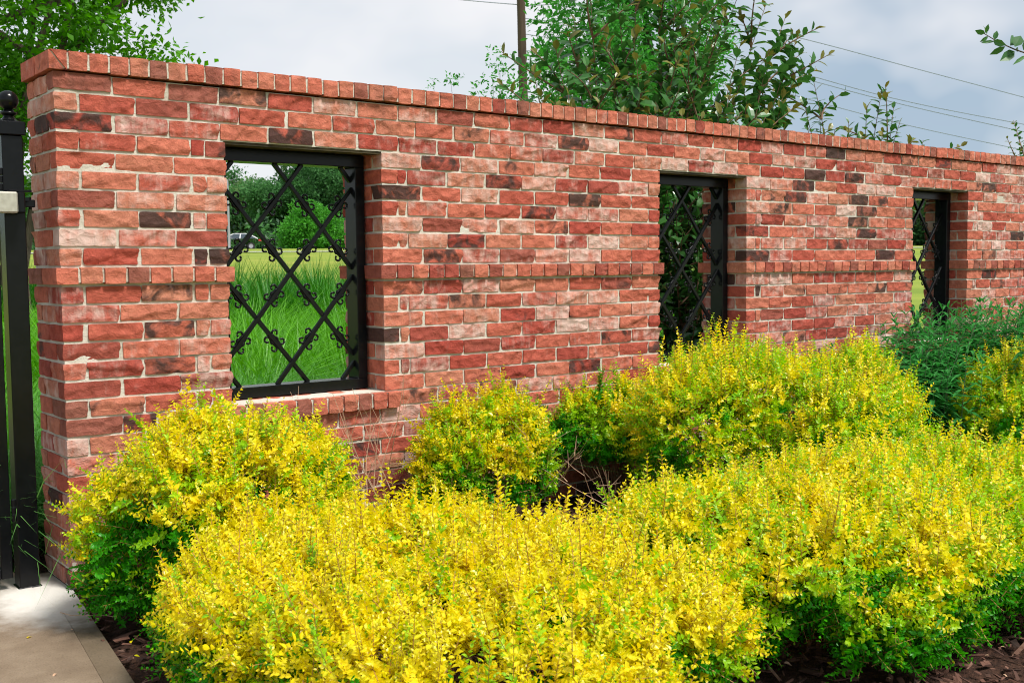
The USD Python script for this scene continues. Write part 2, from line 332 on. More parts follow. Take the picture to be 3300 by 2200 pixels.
g1 = np.unique(np.concatenate([np.linspace(-700, -40, 22), np.linspace(-40, 60, 126), np.linspace(60, 900, 30)]))
g2 = np.unique(np.concatenate([np.linspace(-200, -10, 12), np.linspace(-10, 50, 90), np.linspace(50, 130, 60), np.linspace(130, 900, 25)]))
X, Y = np.meshgrid(g1, g2, indexing="ij")
nx, ny = X.shape
idx = np.arange(nx * ny).reshape(nx, ny)
quads = np.stack([idx[:-1, :-1], idx[1:, :-1], idx[1:, 1:], idx[:-1, 1:]], -1).reshape(-1, 4)
gr = obj("ground", (np.stack([X, Y, ground_z(X, Y)], -1).reshape(-1, 3), quads), M_lawn, smooth=True, kind="structure", label="yellow green lawn rising gently behind the wall")

# the road the car stands on, along the crest
rd = np.array([math.cos(AZ), -math.sin(AZ)]); rn = np.array([math.sin(AZ), math.cos(AZ)])
b = MB()
for s0, s1 in zip(np.linspace(-120, 180, 31)[:-1], np.linspace(-120, 180, 31)[1:]):
    P = [EYE[:2] + rn * t + rd * s for t, s in ((98.5, s0), (98.5, s1), (108, s1), (108, s0))]
    b.add([[p[0], p[1], 3.105] for p in P], [[0, 1, 2, 3]])
obj("road", b.mesh(), M_road, kind="structure", label="pale road along the top of the lawn")
b = MB()
ss = np.linspace(-60, 100, 81)
for s0, s1 in zip(ss[:-1], ss[1:]):
    P = [EYE[:2] + rn * t + rd * s for t, s in ((80, s0), (80, s1), (82.2, s1), (82.2, s0))]
    b.add([[p[0], p[1], float(ground_z(*p)) + 0.06] for p in P], [[0, 1, 2, 3]])
obj("footpath", b.mesh(), M_road, kind="structure", label="narrow pale concrete footpath crossing the lawn")

# pavement: broad slab plus a trowelled edge strip, 4 mm groove between
PE = lambda y: 0.004 + 0.134 * y if y < 0 else 0.004
inner = lambda y: PE(y) - 0.125


def slab(poly, z0, z1):
    c = manifold3d.CrossSection([np.asarray(poly, float)])
    return manifold3d.Manifold.extrude(c, z1 - z0).translate((0, 0, z0))


pv = thing("pavement", "tan concrete pavement running up to the gate beside the flower bed", kind="structure")
obj("slab", MB().man(slab([(-6, -9), (inner(-9), -9), (inner(0), -0.30), (inner(0), 7), (-6, 7)], -0.14, 0.0)).mesh(), M_conc, pv)
es = MB().man(slab([(inner(-9) + 0.002, -9), (PE(-9), -9), (PE(-0.001), -0.002), (0.004, 0.36), (inner(0) + 0.002, 0.36), (inner(0) + 0.002, -0.30)], -0.14, -0.002))
obj("edge_strip", es.mesh(), M_edge, pv)

# mulch sheet
xs, ys = np.arange(-1.4, 10.5, 0.05), np.arange(-5.5, 1.9, 0.05)
X, Y = np.meshgrid(xs, ys, indexing="ij")
Z = -0.022 + 0.05 * (meshkit.fbm(np.stack([X * 3, Y * 3, 0 * X], -1), 3, 4) - 0.5) + 0.035 * (meshkit.fbm(np.stack([X * 16, Y * 16, 0 * X], -1), 3, 5) - 0.5)
edge = np.where(Y < 0, -0.012 + 0.130 * Y, -0.012)
Z = np.where(X < edge + 0.06, np.minimum(Z, -0.028), Z)
nx, ny = X.shape
idx = np.arange(nx * ny).reshape(nx, ny)
q = np.stack([idx[:-1, :-1], idx[1:, :-1], idx[1:, 1:], idx[:-1, 1:]], -1)
keep = (X > edge - 0.04)[:-1, :-1]
obj("mulch_bed", (np.stack([X, Y, Z], -1).reshape(-1, 3), q[keep].reshape(-1, 4)), M_mulch, smooth=True, kind="structure", label="dark brown wood mulch bed below the shrubs")


def chip_mesh(r):
    m = trimesh.creation.box([1, 0.28, 0.10], )
    v = np.array(m.vertices) * (1 + 0.35 * r.standard_normal((8, 3)))
    return v, np.array(m.faces)


r = np.random.default_rng(3)
n = 16000
cx, cy = r.uniform(-0.9, 5.2, n), r.uniform(-4.2, 1.2, n)
ok = (cx > np.where(cy < 0, -0.012 + 0.130 * cy, -0.012) + 0.02 - 0.03 * (r.random(n) < 0.05)) & ((cy < -0.02) | (cy > 0.42) | (cx < -0.012))
cx, cy = cx[ok], cy[ok]; n = len(cx)
nrm = np.stack([r.normal(0, .35, n), r.normal(0, .35, n), np.ones(n)], 1)
scatter("mulch_chips", [(chip_mesh(r), M_chip, False) for _ in range(8)], np.stack([cx, cy, -0.008 + 0.012 * r.random(n)], 1), frame_to(nrm, r.uniform(0, 6.28, n)), r.uniform(0.015, 0.055, n), r.integers(0, 8, n), None,
        label="loose dark wood chips on the flower bed", cat="wood chips")

# ------------------------------------------------------------------ the brick wall
L, C, D, T, J = 0.2401, 0.08, 0.090, 0.385, 0.0102
XE = 9.02
WIN = [(0.738, 1.558), (3.542, 4.362), (6.335, 7.145)]
Z_SILL, Z_HEAD = 9 * C, 24 * C
wall = thing("brick_wall", "long red brick garden wall with three grilled window openings", "wall")

core = manifold3d.Manifold.cube((XE - 0.013, T - 0.013, 27 * C - 0.004)).translate((0.0065, 0.0065, 0))
for a, b_ in WIN:
    core -= manifold3d.Manifold.cube((b_ - a + 0.013, 2, Z_HEAD - Z_SILL)).translate((a - 0.0065, -1, Z_SILL))
core -= manifold3d.Manifold.cube((XE, 0.0, 0))if False else manifold3d.Manifold()
core = core.refine_to_length(0.12)
obj("mortar", MB().man(core).mesh(), M_mortar, wall)

_tmpl = {}


def template(a, b, c):
    if (a, b, c) not in _tmpl:
        fs, vs, seen = [], [], {}

        def vid(p):
            if p not in seen:
                seen[p] = len(vs); vs.append(p[2:])
            return seen[p]
        N = (a, b, c)
        for ax in range(3):
            u, w = [k for k in range(3) if k != ax]
            for side in (0, N[ax]):
                for i in range(N[u]):
                    for k in range(N[w]):
                        c4 = []
                        for du, dw in ((0, 0), (1, 0), (1, 1), (0, 1)):
                            p = [0, 0, 0]; p[ax] = side; p[u] = i + du; p[w] = k + dw; c4.append(vid((ax, side) + tuple(p)))
                        flip = (side == 0) ^ (ax == 1)
                        fs.append(c4[::-1] if flip else c4)
        _tmpl[(a, b, c)] = np.array(vs, float) / np.array(N, float), np.array(fs)
    return _tmpl[(a, b, c)]


def brick(x0, x1, y0, y1, z0, z1, rr, fine=1, rough=1.0, sides=(0,)):
    """A brick with soft edges, uneven outline and torn folds on its faces. rough: 0 = a smooth wire-cut one."""
    sx, sy, sz = x1 - x0, y1 - y0, z1 - z0
    if fine == 2: N = (max(3, int(sx / 0.011)), 2, 7)
    elif fine == 1: N = (max(2, int(sx / 0.03)), 2, 3)
    else: N = (1, 1, 1)
    if fine and sy > sx: N = (N[1], max(3, int(sy / 0.03)), N[2])
    t, f = template(*N)
    v = t * [sx, sy, sz]
    if fine:
        e = np.minimum(v, [sx, sy, sz] - v)
        near = (e < 1e-9).sum(1)
        p = v + rr.uniform(0, 50, 3)
        n1 = meshkit.noise(p * 22, 1) - 0.5; n2 = meshkit.noise(p * 22, 2) - 0.5; n3 = meshkit.noise(p * 55, 3) - 0.5
        h = np.zeros(len(v))
        for _ in range(rr.integers(1, 5)):
            an = rr.uniform(0, math.pi); c0 = rr.uniform(0.15, 0.85, 2) * [sx + sy, sz]
            d = (v[:, 0] + v[:, 1] - c0[0]) * math.cos(an) * 0.6 + (v[:, 2] - c0[1]) * math.sin(an)
            d = d + 0.010 * n1
            k = rr.uniform(0.0022, 0.0062) * rough
            h += k * (1 / (1 + np.exp(-np.clip(d / 0.0015, -40, 40)))) * np.exp(-np.abs(d) / 0.045)
        h += 0.003 * rough * n2 + 0.0015 * rough * n3
        h = np.maximum(h - h.mean(), -0.0046 - 0.0012 * (rr.random() < 0.12))
        mid = np.array([sx, sy, sz]) / 2
        out = np.sign(v - mid) * (e < 1e-9)
        amp = np.array([1.0, 1.0, 0.0])
        v = v + out * amp * h[:, None]
        # outline: top, bottom and ends waver, corners worn
        zf = out[:, 2]
        v[:, 2] += zf * (0.0016 * rough * n1 + 0.0010 * n3 - 0.005 * rough * np.clip(n2 - 0.27, 0, 1) * 4)
        xf = out[:, 0]
        v[:, 0] += xf * (0.0016 * rough * n2 + 0.0010 * n3)
        wear = np.where(near >= 3, 0.0016, np.where(near == 2, 0.0005, 0)) * (0.6 + 0.8 * (n3 + 0.5))
        v -= out * wear[:, None]
    return v + [x0, y0, z0], f


def tint(rr, mortarless=False, soft=False):
    t = np.clip(rr.beta(1.15, 1.35), 0, 1) if not soft else rr.uniform(0.05, 0.42)
    g_ = b_ = 0.0
    q = rr.random()
    if not soft:
        if q < 0.06: g_ = rr.uniform(0.60, 0.78)
        elif q < 0.19: g_ = rr.uniform(0.46, 0.60)
        elif q < 0.27: b_ = rr.uniform(0.58, 0.72); t = rr.uniform(0.0, 0.6)
        elif q < 0.62: b_ = rr.uniform(0.46, 0.61)
        else: b_ = rr.uniform(0.18, 0.42)
    else:
        b_ = rr.uniform(0.1, 0.40); g_ = rr.uniform(0.2, 0.44)
        if rr.random() < 0.3: t = rr.uniform(0.84, 1.0)
    return (t, g_, b_)


def fill(a, b, startL, endL, jambL, jambR):
    """Cuts a course into pieces: list of (x0, x1)."""
    left = [L - J / 2] if startL else ([D] if not jambL else [D, 0.045])
    right = [L - J / 2] if endL else ([D] if not jambR else [D])
    W = b - a
    room = W - sum(left) - sum(right) - J * (len(left) + len(right))
    if room < 0.05:
        k = max(1, round(W / L)); w = (W - (k - 1) * J) / k
        return [(a + i * (w + J), a + i * (w + J) + w) for i in range(k)]
    n = max(1, round((room + J) / L))
    w = (room + J) / n - J
    mid = [w] * n
    if w > 0.255: mid = [L - J] * (n - 0) + [room - n * L] if room - n * L > 0.05 else mid
    if w < 0.195 and n > 1: mid = [L - J] * (n - 1) + [room - (n - 1) * L]
    x, out = a, []
    for w in left + mid + right[::-1]:
        out.append((x, x + w)); x += w + J
    return out


pieces = []      # (box, side faces shown, tone rng seed, kind)
rr = np.random.default_rng(77)


def course(k, a, b, jl, jr, par, proud=0.0, header=False):
    z0 = (27 - k) * C + J / 2; z1 = z0 + C - J
    st = (k + par) % 2 == 1
    if header:
        n = max(2, round((b - a + 2 * proud) / 0.096)); w = (b - a + 2 * proud + J) / n - J
        parts = [(a - proud + i * (w + J), a - proud + i * (w + J) + w) for i in range(n)]
        st = False
    else:
        parts = fill(a, b, st, st, jl and a > 0, jr)
    half = (T - J) / 2
    for i, (x0, x1) in enumerate(parts):
        jx = 0 if header else rr.normal(0, 0.0018)
        y0 = -proud + rr.normal(0, 0.0012)
        dz = rr.normal(0, 0.0012)
        first, last = i == 0 and jl, i == len(parts) - 1 and jr
        hdr = (first or last) and not st
        y1 = half if hdr else D
        x0b, x1b = (x0 if first else x0 + jx), (x1 if last else x1 + jx)
        pieces.append([x0b, x1b, y0, y1, z0 + dz, z1 + dz, "course_brick" if header else "brick", True])
        if first or last:
            xa, xb = (x0, x0 + D) if first else (x1 - D, x1)
            if hdr:
                pieces.append([xa, xb, half + J, T + proud, z0, z1, "course_brick" if header else "brick", first])
            else:
                pieces.append([xa, xb, D + J, T - D - J, z0, z1, "brick", first]); pieces.append([xa, xb, T - D, T, z0, z1, "brick", first])
    # back wythe, seen only through the openings
    for x0, x1 in parts[1:-1]:
        pieces.append([x0, x1, T - D, T + proud, z0, z1, "back", False])


spans = [(0.0, WIN[0][0]), (WIN[0][1], WIN[1][0]), (WIN[1][1], WIN[2][0]), (WIN[2][1], XE)]
for k in range(1, 28):
    if k <= 3 or k >= 20:
        course(k, 0.0, XE, True, True, 0)
    else:
        for i, (a, b_) in enumerate(spans):
            if k == 19:
                a2 = a + (0.085 if i else 0); b2 = b_ - (0.105 if i < 3 else 0)
                course(k, a2, b2, i == 0, i == 3, 0)
            elif k == 11:
                course(k, a, b_, True, True, 0, proud=0.021, header=True)
            else:
                course(k, a, b_, True, True, 0 if i == 0 else 1)


def area(p):
    pts = np.array([[p[0], p[2], p[4]], [p[1], p[2], p[4]], [p[1], p[2], p[5]], [p[0], p[2], p[5]]])
    if p[3] - p[2] > 0.5: return 0
    x, y, _ = project(pts)
    A = 0.5 * abs(np.dot(x, np.roll(y, 1)) - np.dot(y, np.roll(x, 1)))
    if p[2] > 0.05:
        pts = np.array([[p[0], p[2], p[4]], [p[0], p[3], p[4]], [p[0], p[3], p[5]], [p[0], p[2], p[5]]]); x, y, _ = project(pts)
        A = 0.5 * abs(np.dot(x, np.roll(y, 1)) - np.dot(y, np.roll(x, 1)))
    hid = p[4] < 0.70 and 0.45 < p[0] and p[4] < (0.62 if p[0] < 1 else 0.42 if p[0] < 2.8 else 0.8)
    return 0 if hid or y.mean() < 0 or x.mean() < -20 or x.mean() > 1030 else A


plain = [p for p in pieces if p[6] == "brick"]
order = sorted(range(len(plain)), key=lambda i: -(area(plain[i]) if plain[i][7] else 0))
single = set(order[:300])
far = MB(); far_t = []
for i, p in enumerate(plain):
    rb = np.random.default_rng(1000 + i)
    fine = 2 if i in single else 1
    v, f = brick(*p[:6], rb, fine)
    tt = tint(rb)
    if i in single:
        obj("brick", (v, f), M_brick, wall, smooth=40) if False else obj("brick", (v, f), M_brick, wall, smooth=True, prim={"tint": np.tile(tt, (len(v), 1))})
    else:
        far.add(v, f); far_t.append(np.tile(tt, (len(v), 1)))
for i, p in enumerate(p for p in pieces if p[6] == "back"):
    rb = np.random.default_rng(9000 + i)
    v, f = brick(*p[:6], rb, 0); far.add(v, f); far_t.append(np.tile(tint(rb), (len(v), 1)))
obj("smaller_bricks", far.mesh(), M_brick, wall, smooth=True, kind="stuff", prim={"tint": np.vstack(far_t)})

sc_m = MB()
for i, (a, b_) in enumerate(spans):
    sc_m.box(a - 0.010, b_ + 0.010, -0.012, T + 0.012, 16 * C + 0.012, 17 * C - 0.012)
sc = obj("string_course", sc_m.mesh(), M_mortar, wall)
for i, p in enumerate(p for p in pieces if p[6] == "course_brick"):
    rb = np.random.default_rng(5000 + i)
    v, f = brick(*p[:6], rb, 1 if p[0] > 3 else 2, 0.55)
    obj("course_brick", (v, f), M_brick, sc, smooth=True, prim={"tint": np.tile(tint(rb, soft=True), (len(v), 1))})

# coping: bricks laid on edge, cut on a slant at the corner
ZC0, ZC1, PC = 27 * C + 0.004, 28 * C + 0.002, 0.018
cop = obj("coping", MB().box(-PC + 0.006, XE + PC - 0.006, -PC + 0.006, T + PC - 0.006, ZC0 + 0.006, ZC1 - 0.008).mesh(), M_mortar, wall)
x, k = 0.062, 0
while x < XE + PC - 0.02:
    rb = np.random.default_rng(7000 + k); k += 1
    w = 0.0752 + rb.normal(0, 0.0016)
    x1 = min(x + w, XE + PC)
    half = (T + 2 * PC - J) / 2
    dz = rb.normal(0, 0.0016); dy = rb.normal(0, 0.0018)
    v, f = brick(x, x1, -PC + dy, -PC + half, ZC0 + dz, ZC1 + dz, rb, 2 if x < 3 else 1, 0.45)
    obj("coping_brick", (v, f), M_brick, cop, smooth=True, prim={"tint": np.tile(tint(rb, soft=True), (len(v), 1))})
    v, f = brick(x, x1, T + PC - half, T + PC, ZC0 + dz, ZC1 + dz, rb, 1, 0.45)
    obj("coping_brick", (v, f), M_brick, cop, smooth=True, prim={"tint": np.tile(tint(rb, soft=True), (len(v), 1))}) if k < 4 else None
    x = x1 + 0.0088
back_c = MB(); bt = []
x, k = 0.062 + 3 * 0.084, 0
while x < XE:
    rb = np.random.default_rng(7600 + k); k += 1
    v, f = brick(x, x + 0.075, T + PC - half, T + PC, ZC0, ZC1, rb, 0); back_c.add(v, f); bt.append(np.tile(tint(rb, soft=True), (len(v), 1))); x += 0.084
obj("rear_coping_bricks", back_c.mesh(), M_brick, cop, kind="stuff", prim={"tint": np.vstack(bt)})


def slant_piece(poly, y0, y1, seed, tone):
    c = manifold3d.CrossSection([np.asarray(poly, float)])
    mm = manifold3d.Manifold.extrude(c, y1 - y0).rotate((90, 0, 0)).translate((0, y1, 0)).refine_to_length(0.022)
    q_ = mm.to_mesh(); v = np.array(q_.vert_properties[:, :3], float)
    v += 0.0035 * (meshkit.noise(v * 40 + seed, 3) - 0.5)[:, None] * np.array([0.6, 1, 0.6])
    obj("coping_brick", (v, np.array(q_.tri_verts)), M_brick, cop, smooth=35) if False else obj("coping_brick", (v, np.array(q_.tri_verts)), M_brick, cop, prim={"tint": np.tile(tone, (len(v), 1))})


hf = (T + 2 * PC - J) / 2
slant_piece([(-PC, ZC0), (0.043, ZC0), (-0.020, ZC1), (-PC, ZC1)], -PC, -PC + hf, 3, (0.35, 0.46, 0.30))
slant_piece([(0.053, ZC0), (0.053, ZC1), (-0.010, ZC1)], -PC, -PC + hf, 5, (0.45, 0.3, 0.2))
slant_piece([(-PC, ZC0), (0.053, ZC0), (0.053, ZC1), (-PC, ZC1)], T + PC - hf, T + PC, 8, (0.5, 0.2, 0.44))

# sills and lintels
for i, (a, b_) in enumerate(WIN):
    s0, s1 = a - 0.104, b_ + 0.075
    sl = obj("window_sill", MB().box(s0 + 0.005, s1 - 0.005, -0.022, T - 0.02, 8 * C + 0.005, 9 * C - 0.008).mesh(), M_mortar, wall)
    nb = 12; w = (s1 - s0 + J) / nb - J
    for k in range(nb):
        rb = np.random.default_rng(8000 + 40 * i + k)
        x0 = s0 + k * (w + J)
        v, f = brick(x0, x0 + w, -0.031 + rb.normal(0, 0.002), 0.200, 8 * C - 0.004 + rb.normal(0, .001), 9 * C - 0.004 + rb.normal(0, .001), rb, 2 if i == 0 else 1, 0.6)
        v[:, 2] += 0.006 * np.clip(v[:, 1] / 0.2, 0, 1)
        inside = 0.0 if a <= x0 + w / 2 <= b_ else 1.0
        if inside: v[:, 1] = np.where(v[:, 1] > 0.02, 0.02, v[:, 1])
        obj("sill_brick", (v, f), M_brick, sl, smooth=True, prim={"tint": np.tile(tint(rb, soft=True), (len(v), 1))})
    obj("lintel", MB().box(a - 0.05, b_ + 0.05, 0.010, T - 0.01, Z_HEAD - 0.006, Z_HEAD + 0.003).box(a + 0.002, b_ - 0.002, 0.012, 0.10, Z_HEAD - 0.013, Z_HEAD - 0.007).mesh(), M_lintel, wall)

# ------------------------------------------------------------------ iron grilles
FY0, FY1, BY = 0.146, 0.256, 0.200


def square_bar(p, q, w, h):
    """Square bar in the plane y = p[1]: w across in the plane, h along y."""
    p, q = np.asarray(p, float), np.asarray(q, float)
    d = (q - p) / np.linalg.norm(q - p); s = np.cross(d, [0, 1.0, 0]); yv = np.array([0, 1.0, 0])
    c = 0.0022
    prof = [(-w / 2 + c, -h / 2), (w / 2 - c, -h / 2), (w / 2, -h / 2 + c), (w / 2, h / 2 - c), (w / 2 - c, h / 2), (-w / 2 + c, h / 2), (-w / 2, h / 2 - c), (-w / 2, -h / 2 + c)]
    A = [p + s * a + yv * b for a, b in prof]; B = [q + s * a + yv * b for a, b in prof]
    n = len(prof); f = [[i, n + i, n + (i + 1) % n] for i in range(n)] + [[i, n + (i + 1) % n, (i + 1) % n] for i in range(n)]
    f += [[0, i, i + 1] for i in range(1, n - 1)] + [[n, n + i + 1, n + i] for i in range(1, n - 1)]
    return A + B, f


def c_scroll(center, d, side):
    """A C scroll of round bar lying along direction d, bowed to the given side of it."""
    s = np.cross(d, [0, 1.0, 0]) * side
    pts, rad = [], []
    R = 0.0152
    ln = 0.0350
    # half: from the middle outwards, then curling away from the bar
    half = []
    for u in np.linspace(0, 1, 6): half.append((ln * u * 0.80, 0.016 - 0.0045 * u))
    cx_, cy_ = ln * 0.80, 0.0115 + R
    for u in np.linspace(0.08, 1, 16):
        a = -math.pi / 2 + u * 1.50 * math.pi; rr_ = R * (1 - 0.22 * u)
        half.append((cx_ + rr_ * math.cos(a), cy_ + rr_ * math.sin(a)))
    full = [(-x, y) for x, y in half[::-1][:-1]] + half
    pts = [center + d * x + s * y for x, y in full]
    n = len(full); u = np.abs(np.linspace(-1, 1, n))
    rad = 0.0060 - 0.0012 * np.clip((u - 0.3) / 0.7, 0, 1)
    rad = np.where(u > 0.96, 0.0058, rad)
    return MB().tube(pts, rad, 7).tube([center + d * t + s * 0.0165 for t in (-0.009, -0.006, 0.006, 0.009)], [0.0065, 0.0085, 0.0085, 0.0065], 7)


def build_grille(name, label, a, b_):
    g = thing(name, label, "window grille", "lattice grilles in the wall openings", loc=(a, 0, Z_SILL))
    Wd, H = b_ - a, Z_HEAD - 0.008 - (Z_SILL + 0.004)
    m_, w = 0.012, 0.053
    x0, x1, z0, z1 = m_, Wd - m_, 0.005, H
    obj("frame_rail", MB().rbox(x0, x1, FY0, FY1, z0, z0 + w).mesh(), M_iron, g)
    obj("frame_rail", MB().rbox(x0, x1, FY0, FY1, z1 - w - 0.006, z1).mesh(), M_iron, g)
    obj("frame_stile", MB().rbox(x0, x0 + w, FY0 + 0.001, FY1 - 0.001, z0 + w, z1 - w - 0.006).mesh(), M_iron, g)
    obj("frame_stile", MB().rbox(x1 - w, x1, FY0 + 0.001, FY1 - 0.001, z0 + w, z1 - w - 0.006).mesh(), M_iron, g)
    ix0, ix1, iz0, iz1 = x0 + w - 0.002, x1 - w + 0.002, z0 + w - 0.002, z1 - w - 0.004
    cx_, cz_, dx, dz = Wd / 2 - 0.002, 1.322 - Z_SILL, 0.182, 0.2207
    for sgn in (1, -1):
        for c in range(-6, 7, 2):
            # line x = cx + dx*u, z = cz + sgn*dz*(u) + c*dz
            lo, hi = -9.0, 9.0
            lo = max(lo, (ix0 - cx_) / dx); hi = min(hi, (ix1 - cx_) / dx)
            e0, e1 = ((iz0 - cz_) / dz - c) * sgn, ((iz1 - cz_) / dz - c) * sgn
            lo, hi = max(lo, min(e0, e1)), min(hi, max(e0, e1))
            if hi - lo < 0.15: continue
            off = -0.0045 if sgn > 0 else 0.0045
            P = lambda u: np.array([cx_ + dx * u, BY + off, cz_ + sgn * dz * u + c * dz])
            obj("lattice_bar", square_bar(P(lo), P(hi), 0.0200, 0.0215), M_iron, g)
            for k in range(-3, 3):
                u = k + 0.5
                zz = cz_ + sgn * dz * u + c * dz
                if lo + 0.15 < u < hi - 0.15 and abs((zz - cz_) / dz) < 2 and abs(u) < 2:
                    d = P(1) - P(0); d /= np.linalg.norm(d)
                    for sd in (1, -1):
                        obj("scroll", c_scroll(P(u), d, sd).mesh(), M_iron, g, smooth=True)
    return g


build_grille("window_grille", "black iron lattice grille in the opening nearest the gate, with grass behind it", *WIN[0])
build_grille("window_grille", "black iron lattice grille in the middle opening with dark glossy leaves right behind it", *WIN[1])
build_grille("window_grille", "black iron lattice grille in the farthest opening, rising behind the dark green sage", *WIN[2])

# ------------------------------------------------------------------ gate post, gate, closer
gp = thing("gate_post", "square black iron gate post with a ball on top beside the end of the wall", "gate post", loc=(-0.125, 0.202, 0))
h = 0.0415
obj("post", MB().rbox(-h, h, -h, h, -0.02, 1.905, 0.004).mesh(), M_iron, gp)
obj("cap", MB().rbox(-h - 0.011, h + 0.011, -h - 0.011, h + 0.011, 1.905, 1.962, 0.004).add(*lathe([(0, 1.962), (0.046, 1.963), (0.030, 1.972), (0.022, 1.982), (0.020, 1.988), (0, 1.989)], 20)).mesh(), M_iron, gp)
fin = obj("finial", lathe([(0, 2.012)] + [(0.0405 * math.sin(a), 2.052 - 0.0405 * math.cos(a)) for a in np.linspace(0.25, math.pi - 0.001, 20)], 28), M_iron, gp, smooth=True)
obj("finial_neck", lathe([(0, 1.986), (0.020, 1.987), (0.030, 1.993), (0.033, 1.998), (0.030, 2.003), (0.021, 2.007), (0.018, 2.014), (0.0, 2.015)], 24), M_iron, fin, smooth=True)
b = MB()
for zc in (0.335, 1.72):
    for k in range(3):
        b.add(*(lambda m: (m[0] + [-0.050, -0.030, zc - 0.045 + 0.032 * k], m[1]))(lathe([(0, 0), (0.0095, 0), (0.0105, 0.003), (0.0105, 0.026), (0.0095, 0.029), (0, 0.029)], 12)))
obj("hinge", b.mesh(), M_iron, gp)
obj("base_flange", MB().rbox(-h - 0.006, h + 0.006, -h - 0.006, h + 0.006, -0.02, 0.004).mesh(), M_iron, gp)
obj("bracket", MB().rbox(0.0, h + 0.035, -h - 0.018, -h - 0.002, 1.608, 1.640).rbox(-0.035, 0.030, -h - 0.016, -h - 0.001, 1.590, 1.668).tube([(0.058, -h - 0.008, 1.60), (0.058, -h - 0.008, 1.65)], 0.006, 8).mesh(), M_iron, gp)

gt = thing("iron_gate", "black iron gate frame hung on the left of the gate post", "gate", loc=(-0.19, 0.19, 0.05))
GW = 1.1
obj("stile", MB().rbox(-0.045, 0.0, -0.0225, 0.0225, 0.0, 1.84).mesh(), M_iron, gt)
obj("stile", MB().rbox(-GW, -GW + 0.045, -0.0225, 0.0225, 0.0, 1.84).mesh(), M_iron, gt)
for z0, z1 in ((0.0, 0.045), (1.5, 1.545), (1.795, 1.84)):
    obj("rail", MB().rbox(-GW + 0.045, -0.045, -0.0215, 0.0215, z0, z1).mesh(), M_iron, gt)
for k in range(8):
    x = -0.16 - 0.112 * k
    obj("picket", MB().rbox(x - 0.008, x + 0.008, -0.008, 0.008, 0.045, 1.5, 0.002).mesh(), M_iron, gt)
gc = thing("gate_closer", "silver box shaped gate closer fixed across the black gate post", "gate closer", loc=(-0.13, 0.105, 1.58))
obj("housing", MB().rbox(-0.34, -0.002, -0.030, 0.030, 0.0, 0.086, 0.006).mesh(), M_silver, gc)
obj("end_cap", MB().rbox(-0.001, 0.026, -0.0305, 0.0305, -0.0005, 0.0865, 0.006).mesh(), M_iron, gc)
obj("arm", MB().rbox(0.020, 0.052, 0.006, 0.022, 0.050, 0.066, 0.002).rbox(-0.03, 0.06, 0.0, 0.026, 0.0875, 0.097, 0.002).mesh(), M_iron, gc)


# ------------------------------------------------------------------ leaves
def leaf(ln, w, fold=0.25, droop=0.15, shape=(0.30, 0.62)):
    """Leaf along +x from the origin, upper side +z: 9 vertices, 10 triangles."""
    a, b = shape
    z = lambda t: -droop * ln * t * t
    v = [(0, 0, 0), (a * ln, 0, z(a)), (b * ln, 0, z(b)), (ln, 0, z(1)),
         (a * ln * 0.95, w * 0.46, z(a) + fold * w * 0.4), (b * ln, w * 0.5, z(b) + fold * w * 0.4),
         (a * ln * 0.95, -w * 0.46, z(a) + fold * w * 0.4), (b * ln, -w * 0.5, z(b) + fold * w * 0.4)]
    f = [(0, 1, 4), (1, 2, 5), (1, 5, 4), (2, 3, 5), (0, 6, 1), (1, 7, 2), (1, 6, 7), (2, 7, 3)]
    return np.array(v, float), np.array(f)


def place(v, origin, xdir, up):
    x = xdir / np.linalg.norm(xdir); y = np.cross(up, x); y /= np.linalg.norm(y) + 1e-9; z = np.cross(x, y)
    return origin + v[:, :1] * x + v[:, 1:2] * y + v[:, 2:3] * z


def privet_sprig(r, ln, pairs, size, spread=1.0):
    """Arching shoot along +z with opposite leaves; returns leaves and stem meshes."""
    lm, sm = MB(), MB()
    bend = r.normal(0, 0.16, 2)
    P = lambda t: np.array([bend[0] * ln * t * t, bend[1] * ln * t * t, ln * t])
    sm.tube([P(t) for t in (0, 0.4, 0.8, 1.0)], [0.0016, 0.0014, 0.0010, 0.0006], 3)
    for i in range(pairs):
        t = (i + 0.6) / pairs
        s = size * (1.0 - 0.55 * max(0, t - 0.55) / 0.45) * r.uniform(0.8, 1.15)
        ang = (i % 2) * math.pi / 2 * r.uniform(0.5, 1) + r.normal(0, 0.35)
        el = 0.35 + 0.55 * t
        for k in (0, 1):
            a = ang + k * math.pi + r.normal(0, 0.2)
            d = np.array([math.cos(a) * math.cos(el), math.sin(a) * math.cos(el), math.sin(el) * spread]) + r.normal(0, 0.14, 3)
            up = np.array([-math.cos(a) * 0.5, -math.sin(a) * 0.5, 1.0]) + r.normal(0, 0.25, 3)
            v, f = leaf(s, s * r.uniform(0.50, 0.62), r.uniform(0.1, 0.5), r.uniform(0.0, 0.35))
            lm.add(place(v, P(t), d, up), f)
    return lm.mesh(), sm.mesh()


r = np.random.default_rng(5)
protos_long = [privet_sprig(r, 0.15, 11, 0.0225) for _ in range(4)]
protos_mid = [privet_sprig(r, 0.095, 7, 0.0240) for _ in range(4)]


